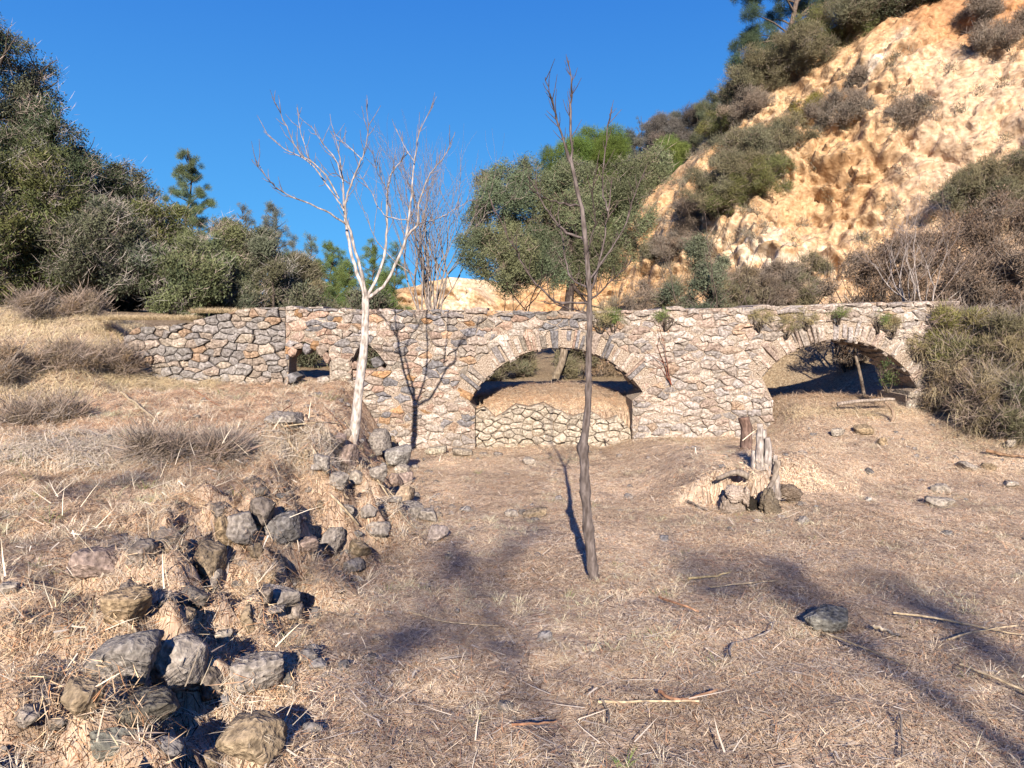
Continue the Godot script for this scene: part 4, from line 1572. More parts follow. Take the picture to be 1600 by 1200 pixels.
func near_trees() -> void:
	# the white-barked young tree on the terrace
	var base := on_ground(555, 662)
	var dp := 7.9
	var w := thing("white_barked_tree", "leafless young tree with smooth white bark and spreading branches on the terrace", "tree")
	var white := Color(0.70, 0.64, 0.58)
	var tip := Color(0.34, 0.285, 0.27)
	var st := begin()
	trace(st, [[549, 700], [556, 655], [562, 600], [569, 540], [571, 500], [572, 462]], dp, 0.0, 0.056, 0.036, white, white, 10, 0.004)
	part("trunk", st.commit(), mats.bark, w)
	var b := [
		[[[572, 466], [554, 414], [541, 355], [537, 321], [535, 278], [530, 240], [522, 205]], 0.4, 0.034, 6],
		[[[572, 468], [565, 427], [550, 372], [539, 328], [550, 283], [567, 244], [575, 206], [572, 155]], -0.5, 0.030, 7],
		[[[541, 350], [507, 329], [448, 304], [422, 283], [393, 249]], -0.7, 0.017, 7],
		[[[538, 330], [524, 308], [482, 253], [444, 232], [412, 204]], 0.3, 0.016, 6],
		[[[530, 310], [503, 266], [469, 240], [448, 198], [425, 151]], -0.3, 0.014, 6],
		[[[486, 258], [471, 210], [464, 168]], 0.4, 0.008, 3],
		[[[536, 285], [524, 249], [503, 223], [486, 196]], 0.6, 0.010, 4],
		[[[572, 466], [597, 414], [605, 355], [607, 283], [629, 249], [640, 236]], 0.6, 0.028, 6],
		[[[572, 466], [605, 440], [635, 372], [652, 351], [656, 312], [673, 270], [694, 244], [711, 206]], -0.5, 0.030, 7],
		[[[635, 372], [643, 304], [648, 249], [656, 206], [682, 151]], 0.2, 0.017, 6],
		[[[648, 252], [631, 227], [618, 200]], 0.5, 0.008, 2],
		[[[607, 300], [590, 270], [582, 235]], -0.4, 0.009, 3],
		[[[550, 290], [520, 270], [505, 290]], -0.6, 0.008, 2],
		[[[652, 350], [690, 338], [740, 310]], 0.5, 0.010, 4],
		[[[640, 345], [600, 335], [580, 300], [560, 270]], 0.8, 0.010, 4],
		[[[567, 250], [540, 225], [520, 205]], 0.3, 0.009, 3],
	]
	for s in b:
		st = begin()
		var path := trace(st, s[0], dp, s[1], s[2] * 0.66, 0.0026, white.lerp(tip, 0.05 if s[2] > 0.025 else 0.35), tip, 6, 0.006, 0.25)
		twiglets(st, path, s[3] * 2, 0.26, 0.004, tip, 0.35)
		part("branch", st.commit(), mats.bark, w)
	# the slim grey tree in front
	base = on_ground(928, 905)
	dp = -base.z
	var f := thing("front_tree", "slim grey leafless tree with knotty trunk standing before the middle arch", "tree")
	var grey := Color(0.20, 0.17, 0.16)
	st = begin()
	var px := [[930, 915], [927, 895], [922, 850], [917, 800], [914, 760], [913, 722], [911, 702], [914, 680], [918, 640], [919, 600], [920, 560], [921, 500], [921, 460], [918, 414], [911, 338], [903, 300], [893, 255]]
	var pts := []
	for p in px:
		pts.append(point(p[0], p[1], dp))
	var path := smooth_path(pts, 4, 0.0025)
	var rad := []
	for i in path.size():
		var g := float(i) / (path.size() - 1)
		var r := lerpf(0.039, 0.011, pow(g, 0.75))
		var k := i / 4.0
		r *= 1.0 + 0.55 * exp(-pow((k - 6.0) / 0.6, 2.0)) + 0.25 * exp(-pow((k - 4.0) / 0.4, 2.0)) + 0.15 * exp(-pow((k - 2.4) / 0.3, 2.0)) + (0.18 if i % 5 == 0 else 0.0)
		if i < 5:
			r *= 1.25 - 0.06 * i
		rad.append(r)
	tube(st, path, rad, grey, grey, 10, 0.22)
	part("trunk", st.commit(), mats.bark, f)
	var br := [
		[[[894, 258], [892, 185], [892, 138], [889, 95]], 0.1, 0.010, 9],
		[[[893, 257], [873, 198], [864, 164], [852, 121]], -0.2, 0.009, 8],
		[[[922, 455], [937, 406], [949, 338], [956, 278]], 0.3, 0.010, 6],
		[[[950, 330], [941, 283], [949, 206], [956, 170]], 0.2, 0.006, 6],
		[[[918, 376], [886, 363], [856, 329], [839, 300], [826, 278]], 0.4, 0.009, 5],
		[[[905, 322], [880, 318], [847, 308], [820, 285]], -0.3, 0.006, 4],
		[[[920, 474], [869, 470], [830, 436], [809, 397], [792, 368], [767, 312]], -0.4, 0.009, 8],
		[[[922, 436], [950, 395], [975, 355], [992, 304], [1010, 260]], 0.5, 0.008, 7],
		[[[921, 470], [955, 440], [985, 410]], -0.3, 0.007, 5],
		[[[920, 450], [890, 430], [880, 380], [872, 330]], 0.5, 0.007, 6],
		[[[921, 490], [880, 480], [850, 470]], 0.4, 0.005, 5],
		[[[915, 400], [930, 350], [925, 300], [935, 255]], -0.4, 0.006, 5],
	]
	for s in br:
		st = begin()
		path = trace(st, s[0], dp, s[1], s[2], 0.0025, grey, Color(0.17, 0.13, 0.12), 5, 0.007, 0.6)
		twiglets(st, path, s[3] * 2, 0.16, 0.003, Color(0.17, 0.13, 0.12), 0.15)
		part("branch", st.commit(), mats.bark, f)


# ---------------------------------------------------------------- rocks, stump and litter

func rock_mesh(size: Vector3, tone: Color, rough := 0.05, facets := 13, strata := 0.0, fine_mesh := true) -> ArrayMesh:
	var planes := []
	for i in facets:
		planes.append([unit(), rng.randf_range(0.55, 0.95)])
	for a in [Vector3.UP, Vector3.DOWN, Vector3.LEFT, Vector3.RIGHT, Vector3.BACK, Vector3.FORWARD]:
		planes.append([(a + unit() * 0.25).normalized(), rng.randf_range(0.8, 1.0)])
	var off := unit() * 50.0
	var nu := 36 if fine_mesh else 14
	var nv := 26 if fine_mesh else 10
	var pos := []
	for j in nv + 1:
		for i in nu:
			var th := PI * j / nv
			var ph := TAU * i / nu
			var d := Vector3(sin(th) * cos(ph), cos(th), sin(th) * sin(ph))
			var r := 1.3
			for p in planes:
				var c: float = p[0].dot(d)
				if c > 0.05:
					var q: float = p[1] / c
					r = minf(r, q)
			r += rough * fine.get_noise_3dv(d * 2.6 + off) * 1.6 + rough * 0.8 * fine.get_noise_3dv(d * 7.0 + off)
			if strata > 0.0:
				r += strata * sin(d.y * 17.0 + 2.5 * fine.get_noise_3dv(d * 1.5 + off))
			pos.append(d * r * size)
	var st := begin()
	st.set_smooth_group(0)
	for j in nv:
		for i in nu:
			var a: Vector3 = pos[j * nu + i]
			var b: Vector3 = pos[j * nu + (i + 1) % nu]
			var c: Vector3 = pos[(j + 1) * nu + i]
			var d: Vector3 = pos[(j + 1) * nu + (i + 1) % nu]
			var v := 1.0 + 0.3 * fine.get_noise_3dv(a * 9.0 + off)
			var col := Color(tone.r * v, tone.g * v, tone.b * v)
			if j > 0:
				tri(st, a, b, c, a + b + c, col)
			if j < nv - 1:
				tri(st, b, d, c, b + d + c, col)
	st.generate_normals()
	return st.commit()


func rocks() -> void:
	var grey := Color(0.46, 0.41, 0.355)
	var slate := Color(0.38, 0.345, 0.305)
	var tan := Color(0.46, 0.36, 0.24)
	var ochre := Color(0.50, 0.375, 0.235)
	var pink := Color(0.48, 0.37, 0.31)
	var pale := Color(0.58, 0.51, 0.42)
	# x and y of the middle, width and height in pixels of the photograph, sunk share, tone, strata, label
	var list := [
		[197, 945, 82, 74, 0.1, ochre, 0.0, "big ochre boulder casting a long shadow on the crumbled terrace edge"],
		[183, 1034, 118, 76, 0.15, slate, 0.05, "dark layered slab below the ochre boulder"],
		[275, 1052, 66, 110, 0.1, grey, 0.03, "tall grey-violet upright slab right of the dark layered slab"],
		[398, 1052, 90, 66, 0.1, grey, 0.04, "pointed grey slab tilted towards the path"],
		[388, 1152, 104, 84, 0.2, tan, 0.0, "large tan boulder nearest the viewer at the terrace foot"],
		[124, 1096, 52, 76, 0.1, tan, 0.0, "upright tan stone left of the shaded hollow"],
		[333, 1078, 46, 66, 0.1, Color(0.3, 0.25, 0.2), 0.03, "brown wedge between the upright slab and the pointed slab"],
		[215, 1120, 110, 60, 0.35, Color(0.22, 0.2, 0.16), 0.03, "half-buried dark stone under dry stalks near the lower left"],
		[160, 1165, 86, 46, 0.35, Color(0.26, 0.26, 0.22), 0.02, "greenish grey stone flush with the ground at the lower left"],
		[375, 826, 54, 58, 0.1, grey, 0.02, "grey angular stone in the middle of the upper rock cluster"],
		[408, 800, 50, 54, 0.1, Color(0.30, 0.255, 0.215), 0.0, "brown stone leaning behind the upper rock cluster"],
		[438, 830, 54, 50, 0.1, Color(0.32, 0.3, 0.28), 0.0, "rounded grey stone at the right of the upper rock cluster"],
		[351, 838, 26, 62, 0.1, ochre, 0.0, "narrow ochre upright stone left of the grey angular one"],
		[322, 880, 56, 54, 0.15, tan, 0.0, "tan stone above the deep shadow in the terrace edge"],
		[330, 908, 28, 40, 0.1, pale, 0.0, "small pale stone in the hollow beneath the tan stone"],
		[150, 882, 84, 46, 0.35, pink, 0.0, "pinkish stone half sunk in the terrace grass"],
		[345, 996, 36, 24, 0.2, pale, 0.0, "little pale stone between boulder shadow and pointed slab"],
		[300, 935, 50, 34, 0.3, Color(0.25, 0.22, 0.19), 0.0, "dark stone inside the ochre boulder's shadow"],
		[474, 714, 20, 28, 0.1, tan, 0.0, "small tan stone beside the long pale cane"],
		[504, 726, 28, 36, 0.15, grey, 0.02, "small grey stone right of the small tan one"],
		[541, 718, 44, 42, 0.1, pink, 0.0, "pink rounded stone on the terrace below the white-barked tree"],
		[527, 690, 26, 22, 0.2, pink, 0.0, "pale pink stone peeping out above the pink rounded one"],
		[528, 752, 42, 26, 0.15, grey, 0.03, "flat blue-grey stone below the pink rounded one"],
		[556, 745, 22, 26, 0.1, pale, 0.0, "small white stone tucked under the pink rounded one"],
		[588, 694, 38, 42, 0.1, grey, 0.02, "grey stone at the top of the tumbled stones by the wall"],
		[607, 696, 22, 34, 0.1, ochre, 0.0, "ochre stone wedged in the tumbled stones by the wall"],
		[620, 716, 46, 34, 0.1, Color(0.46, 0.43, 0.39), 0.0, "pale grey stone capping the tumbled stones"],
		[592, 742, 30, 30, 0.15, grey, 0.0, "grey stone on the left flank of the tumbled stones"],
		[628, 734, 24, 20, 0.1, pale, 0.0, "small pale stone under the capping stone"],
		[614, 752, 26, 26, 0.1, pink, 0.0, "pinkish stone in the second row of the tumbled stones"],
		[633, 748, 24, 26, 0.1, pink, 0.0, "round pink stone at the right face of the tumbled stones"],
		[623, 774, 46, 30, 0.1, Color(0.56, 0.43, 0.3), 0.0, "broad cream stone at the foot of the tumbled stones"],
		[637, 800, 44, 26, 0.3, grey, 0.0, "grey stone sunk below the cream stone"],
		[668, 806, 34, 24, 0.3, grey, 0.0, "smaller grey stone sunk beside the path"],
		[681, 834, 34, 26, 0.1, Color(0.58, 0.49, 0.43), 0.0, "lone pale pink stone lying on the path's left side"],
		[541, 797, 22, 18, 0.2, grey, 0.0, "little grey stone under the long pale cane"],
		[480, 852, 40, 28, 0.15, pink, 0.0, "reddish stone with a dark hollow right of the upper cluster"],
		[518, 850, 26, 50, 0.2, grey, 0.03, "narrow upright stone right of the reddish one"],
		[560, 856, 40, 30, 0.25, tan, 0.0, "tan stone in the slope above the path"],
		[552, 884, 34, 20, 0.3, grey, 0.0, "grey stone at the slope's foot by the path"],
		[590, 830, 50, 26, 0.3, grey, 0.02, "grey slab buried in the slope under the canes"],
		[420, 905, 32, 28, 0.15, ochre, 0.0, "ochre chip stone in the shadow below the cluster"],
		[398, 860, 24, 24, 0.15, tan, 0.0, "small tan stone below the grey angular one"],
		[425, 955, 36, 20, 0.3, grey, 0.0, "flat grey stone at the terrace foot above the path"],
		[440, 1070, 46, 40, 0.35, Color(0.28, 0.26, 0.23), 0.0, "grey stone sunk right of the pointed slab"],
		[385, 970, 26, 40, 0.2, tan, 0.0, "small tan upright above the pointed slab"],
		[440, 655, 58, 24, 0.3, grey, 0.0, "flat grey stone lying on the upper terrace"],
		[682, 705, 46, 11, 0.0, Color(0.64, 0.57, 0.44), 0.0, "squared cream block at the wall's foot left of the middle arch"],
		[722, 708, 36, 16, 0.2, Color(0.5, 0.43, 0.34), 0.0, "worn block at the foot of the middle arch's left pier"],
		[797, 802, 26, 13, 0.15, grey, 0.0, "small blue-grey stone on the path before the middle arch"],
		[836, 802, 42, 14, 0.2, tan, 0.0, "flat tan stone beside the blue-grey one on the path"],
		[824, 720, 24, 12, 0.2, pale, 0.0, "whitish stone on the grass below the infilled arch"],
		[1296, 970, 70, 38, 0.25, Color(0.33, 0.32, 0.28), 0.0, "lichen-grey stone lying by the dry shoots at the right"],
		[1472, 786, 48, 16, 0.15, pale, 0.0, "pale flat stone on the open ground at the right"],
		[1470, 764, 28, 18, 0.2, pale, 0.0, "pale stone just above the pale flat one"],
		[1516, 730, 30, 14, 0.2, pale, 0.0, "pale stone below the green broom at the right"],
		[1545, 730, 24, 12, 0.2, tan, 0.0, "tan stone beside the fallen branch at the right"],
		[1584, 757, 24, 10, 0.1, pale, 0.0, "white stone near the right edge"],
		[1582, 694, 22, 14, 0.1, pale, 0.0, "white chip above the fallen branch at the right edge"],
		[1358, 781, 9, 8, 0.0, Color(0.75, 0.72, 0.66), 0.0, "tiny white pebble right of the rotten stump"],
		[1350, 672, 34, 20, 0.15, Color(0.5, 0.38, 0.24), 0.0, "ochre stone on the slope under the right arch"],
		[1310, 676, 24, 14, 0.2, pale, 0.0, "pale stone on the slope under the right arch"],
		[10, 920, 32, 22, 0.15, pale, 0.0, "white stone at the left edge of the terrace"],
		[1378, 691, 14, 14, 0.1, ochre, 0.0, "small orange stone at the base of the twisted stick"],
	]
	for s in list:
		var p := on_ground(s[0], s[1] + s[3] * (0.5 - s[4] * 0.5))
		var m := -p.z / FOCAL
		var half := Vector3(s[2] * m * 0.53, s[3] * m * 0.54, 0.0)
		half.z = (half.x + half.y) * rng.randf_range(0.45, 0.62)
		var mesh := rock_mesh(half * 0.97, s[5], 0.035, 9, s[6] * 0.7)
		var at := p + Vector3(0, half.y * (1.0 - 2.0 * s[4] * 0.6), -half.z * 0.35)
		var o := single("rock", mesh, mats.rock, s[7], "stone", at)
		o.rotation = Vector3(rng.randf_range(-0.15, 0.15), rng.randf_range(-0.4, 0.4), rng.randf_range(-0.12, 0.12))


func edge_label(tone: String, at: Vector3, size: float, near: Array, used: Dictionary) -> String:
	var order := near.duplicate()
	order.sort_custom(func(a, b): return Vector2(a[0].x - at.x, a[0].z - at.z).length() < Vector2(b[0].x - at.x, b[0].z - at.z).length())
	for o in order:
		var dx: float = at.x - o[0].x
		var dz: float = at.z - o[0].z
		var where := ("right of" if dx > 0.0 else "left of") if absf(dx) > absf(dz) else ("in front of" if dz > 0.0 else "behind")
		var label := "%s %s %s the %s" % ["larger" if size > 0.06 else "little", tone, where, o[1]]
		if not used.has(label):
			used[label] = true
			return label
	return tone


func edge_stones() -> void:
	# more stones half buried along the crumbled edge; nothing tells those of one tone apart
	var tones := [[Color(0.45, 0.40, 0.35), "grey half-buried stone"], [Color(0.44, 0.345, 0.235), "tan half-buried stone"], [Color(0.38, 0.32, 0.265), "brown half-buried stone"]]
	var near := []
	for c in get_children():
		if c.name.begins_with("rock"):
			var words := []
			for w in str(c.get_meta("label")).split(" "):
				if words.size() > 1 and w in ["on", "in", "at", "below", "beside", "right", "left", "casting", "tilted", "nearest", "between", "leaning", "under", "above", "half", "half-buried", "with", "from", "by", "capping", "lying", "tucked", "wedged", "sunk", "flush", "peeping", "inside", "near", "next", "buried"]:
					break
				words.append(w)
			near.append([c.position, " ".join(words)])
	var used := {}
	for i in 34:
		var d := rng.randf_range(2.6, 8.0)
		var x := terrace_foot(d) - rng.randf_range(0.0, 0.95) * (1.0 if d < 6.5 else 0.6)
		var k: int = rng.randi() % 3
		var size := rng.randf_range(0.03, 0.066) * (1.0 + 0.5 * rng.randf())
		var half := Vector3(size * rng.randf_range(0.9, 1.5), size * rng.randf_range(0.6, 1.1), size)
		var f := rng.randf_range(0.8, 1.2)
		var o := single("rock", rock_mesh(half, tones[k][0] * f, 0.04, 9, 0.0, true), mats.rock, edge_label(tones[k][1], Vector3(x, 0, -d), size, near, used), "stone", Vector3(x, ground_height(x, -d) + half.y * rng.randf_range(-0.1, 0.35), -d), "half-buried stones of the terrace edge")
		o.rotation = Vector3(rng.randf_range(-0.3, 0.3), rng.randf() * 3.0, rng.randf_range(-0.4, 0.4))


func cane(called: String, label: String, category: String, px: Array, r: float, c: Color, lift := 0.034) -> void:
	var pts := []
	for p in px:
		pts.append(on_ground(p[0], p[1]) + Vector3(0, r + lift * rng.randf_range(0.6, 1.4), 0))
	var st := begin()
	var path := smooth_path(pts, 4, r * 0.5)
	tube(st, path, tapered(path.size(), r, r * 0.6), c, c.lerp(Color(0.4, 0.33, 0.25), 0.3), 6, 0.15)
	single(called, st.commit(), mats.bark, label, category)


func canes() -> void:
	var pale := Color(0.66, 0.54, 0.36)
	var red := Color(0.42, 0.22, 0.13)
	var grey := Color(0.3, 0.26, 0.22)
	for s in [
		[[[190, 620], [220, 645], [248, 668]], 0.018, pale, "pale thick cane lying on the upper terrace at left"],
		[[[300, 612], [345, 640], [386, 664]], 0.012, red, "long reddish cane on the terrace below the dry stone wall"],
		[[[448, 690], [480, 735], [520, 785], [560, 832]], 0.014, pale, "longest pale cane slanting down the terrace slope"],
		[[[485, 700], [525, 760], [545, 790]], 0.009, pale, "thin pale cane lying alongside the longest one"],
		[[[540, 665], [575, 725], [610, 775], [640, 800]], 0.009, pale, "thin cane slanting from the white-barked tree's foot"],
		[[[590, 755], [625, 805], [660, 850]], 0.008, pale, "thin cane between the tumbled stones and the path"],
		[[[455, 640], [400, 675], [360, 690]], 0.007, red, "short reddish cane left of the flat terrace stone"],
		[[[440, 675], [500, 668], [540, 672]], 0.007, pale, "straw cane lying level below the white-barked tree"],
		[[[505, 640], [530, 665], [552, 690]], 0.006, red, "thin red cane crossing the white-barked tree's foot"],
		[[[185, 978], [200, 992], [216, 1006]], 0.013, Color(0.7, 0.6, 0.45), "short split pale stick under the ochre boulder"],
		[[[1075, 914], [1110, 911], [1142, 905]], 0.010, Color(0.66, 0.54, 0.3), "bright yellow cane on the ground right of the front tree"],
		[[[1110, 928], [1160, 922], [1215, 916]], 0.006, pale, "thin cane parallel to the bright yellow one"],
		[[[1030, 945], [1065, 958], [1092, 968]], 0.008, red, "dark reddish stick on the ground right of the front tree"],
		[[[1395, 968], [1480, 982], [1560, 996], [1620, 1004]], 0.007, pale, "long thin cane reaching the right edge"],
		[[[1365, 990], [1385, 998], [1405, 1008]], 0.012, Color(0.68, 0.58, 0.42), "split pale stick right of the lichen-grey stone"],
		[[[1140, 1040], [1142, 1020], [1170, 1008], [1200, 1000], [1210, 985]], 0.007, Color(0.36, 0.32, 0.3), "curved grey twig on the ground in the right half"],
		[[[935, 1112], [1000, 1110], [1092, 1106]], 0.007, pale, "level pale cane near the bottom of the picture"],
		[[[1030, 1095], [1060, 1105], [1120, 1092]], 0.009, red, "rusty curl of bark above the level pale cane"],
		[[[800, 1150], [840, 1146], [870, 1140]], 0.006, red, "reddish sliver on the path near the bottom edge"],
		[[[940, 1112], [950, 1126], [952, 1150]], 0.006, grey, "short dark twig stub beside the level pale cane"],
		[[[1540, 712], [1570, 716], [1610, 720]], 0.022, Color(0.36, 0.22, 0.13), "fallen brown branch below the green broom at the right"],
		[[[1075, 790], [1090, 797], [1106, 803]], 0.012, grey, "dark stick on the ground left of the rotten stump"],
		[[[1290, 1000], [1350, 1020], [1420, 1050]], 0.006, pale, "thin straw cane crossing the shadow at the right"],
		[[[60, 610], [75, 625], [90, 650]], 0.006, pale, "bent straw cane by the grassy bank at left"],
		[[[440, 955], [500, 965], [560, 980]], 0.005, grey, "thin grey twig at the terrace foot"],
		[[[1405, 1130], [1410, 1165], [1408, 1200]], 0.006, grey, "dark dry stalk at the lower right"],
		[[[640, 965], [700, 980], [780, 985]], 0.004, pale, "thin straw lying across the path"],
		[[[1480, 1010], [1520, 1000], [1590, 990]], 0.006, pale, "cane forking from the long thin cane at the right"],
		[[[1500, 1050], [1560, 1078], [1620, 1100]], 0.007, pale, "pale cane at the right edge in the tree shadow"],
		[[[925, 668], [935, 682], [952, 700]], 0.014, Color(0.22, 0.16, 0.13), "dark stick leaning in the middle arch right of the front tree"],
	]:
		cane("cane", s[3], "cane" if s[2] != grey else "twig", s[0], s[1], s[2])
	# the weathered rail and the twisted stick beneath the right arch
	var st := begin()
	var a := on_ground(1310, 640)
	a.z = -10.9
	tube(st, smooth_path([point(1308, 632, 10.8), point(1345, 626, 10.75), point(1398, 624, 10.7)], 4, 0.006), tapered(9, 0.03, 0.02), Color(0.46, 0.39, 0.33), Color(0.42, 0.36, 0.3), 6, 0.2)
	single("weathered_rail", st.commit(), mats.bark, "weathered pole lying level across the foot of the right arch", "pole")
	st = begin()
	tube(st, smooth_path([point(1386, 698, 10.4), point(1390, 672, 10.4), point(1396, 650, 10.4), point(1390, 635, 10.4), point(1382, 628, 10.4)], 4, 0.004), tapered(17, 0.026, 0.018), Color(0.44, 0.33, 0.24), Color(0.44, 0.33, 0.24), 7, 0.2)
	single("twisted_stick", st.commit(), mats.bark, "crooked brown stick standing beside the right pier", "stick")
	st = begin()
	tube(st, smooth_path([point(1352, 626, 11.6), point(1345, 590, 11.5), point(1335, 550, 11.4)], 3, 0.004), tapered(7, 0.028, 0.022), Color(0.34, 0.28, 0.23), Color(0.3, 0.25, 0.2), 7, 0.2)
	single("leaning_prop", st.commit(), mats.bark, "thin grey prop leaning inside the right arch", "pole")
	# dry shoots by the lichen stone
	for s in [[1345, 985, "dry upright shoots beside the lichen-grey stone"], [1372, 970, "thin dry stalk right of the upright shoots"]]:
		bare_tree("dry_shoots", s[2], on_ground(s[0], s[1]), [[Vector3(-0.2, 1, 0), 0.13, 0.004], [Vector3(0.15, 1, 0), 0.16, 0.004], [Vector3(0.4, 1, 0.1), 0.12, 0.003]], Color(0.2, 0.14, 0.1), Color(0.25, 0.18, 0.13), 1, 0.05, 2, "dry plant")


func stump_and_pit() -> void:
	var base := on_ground(1168, 742)
	base.z = -8.7
	base.x = point(1168, 700, 8.7).x
	base.y = ground_height(base.x, base.z)
	var st := begin()
	var top := point(1162, 652, 8.7)
	tube(st, smooth_path([base - Vector3(0, 0.25, 0), base.lerp(top, 0.5) + Vector3(0.01, 0, 0), top], 4, 0.004), tapered(9, 0.075, 0.062), Color(0.21, 0.155, 0.13), Color(0.26, 0.17, 0.13), 10, 0.25)
	single("dead_post", st.commit(), mats.bark, "short brown dead trunk standing upright beside the rotten stump", "dead trunk")
	# the pale rotten stump with splintered staves and roots
	var sb := Vector3(point(1192, 700, 7.5).x, 0, -7.5)
	sb.y = ground_height(sb.x, -7.0)
	var s := thing("rotten_stump", "pale rotten splintered stump at the edge of the hollow", "stump", sb)
	for k in [[1178, 704, 790, 0.055, 0.02], [1187, 662, 800, 0.068, 0.0], [1199, 684, 798, 0.066, -0.02], [1211, 712, 782, 0.048, 0.04], [1193, 672, 795, 0.06, 0.06]]:
		st = begin()
		var t := point(k[0], k[1], 7.45 + k[4]) - sb
		var b := point(k[0] + 2, k[2], 7.4 + k[4]) - sb
		tube(st, smooth_path([b, b.lerp(t, 0.5) + spread(0.012), t], 6, 0.006), tapered(13, k[3], k[3] * 0.4), Color(0.40, 0.35, 0.31), Color(0.56, 0.51, 0.47), 11, 0.6)
		part("stave", st.commit(), mats.bark, s)
	for k in [[[1215, 720], [1210, 745], [1200, 765]], [[1195, 770], [1180, 800], [1176, 818]], [[1205, 770], [1206, 800], [1208, 815]], [[1170, 745], [1150, 738], [1120, 748]]]:
		st = begin()
		var pts := []
		for q in k:
			pts.append(point(q[0], q[1], 7.15 if q[1] > 745 else 7.3) - sb)
		tube(st, smooth_path(pts, 4, 0.006), tapered(9, 0.035, 0.018), Color(0.40, 0.34, 0.28), Color(0.36, 0.30, 0.24), 7, 0.3)
		part("root", st.commit(), mats.bark, s)
	# clods at the hollow's lip, a black block painting its shade, pale chips below
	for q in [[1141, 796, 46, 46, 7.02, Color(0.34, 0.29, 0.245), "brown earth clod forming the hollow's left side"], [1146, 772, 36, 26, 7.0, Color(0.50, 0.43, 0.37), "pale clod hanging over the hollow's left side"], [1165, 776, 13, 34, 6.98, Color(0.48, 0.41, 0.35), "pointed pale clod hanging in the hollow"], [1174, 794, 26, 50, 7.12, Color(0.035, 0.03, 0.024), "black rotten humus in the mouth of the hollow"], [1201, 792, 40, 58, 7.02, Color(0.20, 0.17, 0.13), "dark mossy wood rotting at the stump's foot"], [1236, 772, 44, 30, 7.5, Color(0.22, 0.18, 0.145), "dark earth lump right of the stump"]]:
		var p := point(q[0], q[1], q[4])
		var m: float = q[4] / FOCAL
		single("clod_or_shade_block", rock_mesh(Vector3(q[2] * m * 0.55, q[3] * m * 0.55, 0.10), q[5], 0.12, 16), mats.mortar, q[6], "clod", p)
	for q in [[1184, 815, 16, 5, "white wood chip lying before the hollow"], [1221, 810, 14, 8, "white chip at the right of the rotten wood"]]:
		var p := on_ground(q[0], q[1])
		var m := -p.z / FOCAL
		single("wood_chip", rock_mesh(Vector3(q[2] * m * 0.5, q[3] * m * 0.5, 0.03), Color(0.68, 0.62, 0.54), 0.1, 8), mats.rock, q[4], "chip", p + Vector3(0, 0.01, 0))


func slope_normal(x: float, z: float) -> Vector3:
	var e := 0.06
	return Vector3(ground_height(x - e, z) - ground_height(x + e, z), 2.0 * e, ground_height(x, z - e) - ground_height(x, z + e)).normalized()


func lie(x: float, z: float, lift: float, size: float, upright := 0.0) -> Transform3D:
	var n := slope_normal(x, z).lerp(Vector3.UP, upright).normalized()
	var t := n.cross(Vector3.FORWARD.rotated(Vector3.UP, rng.randf() * TAU)).normalized()
	var b := Basis(t, n, t.cross(n)).scaled(Vector3.ONE * size)
	return Transform3D(b, Vector3(x, ground_height(x, z) + lift, z))


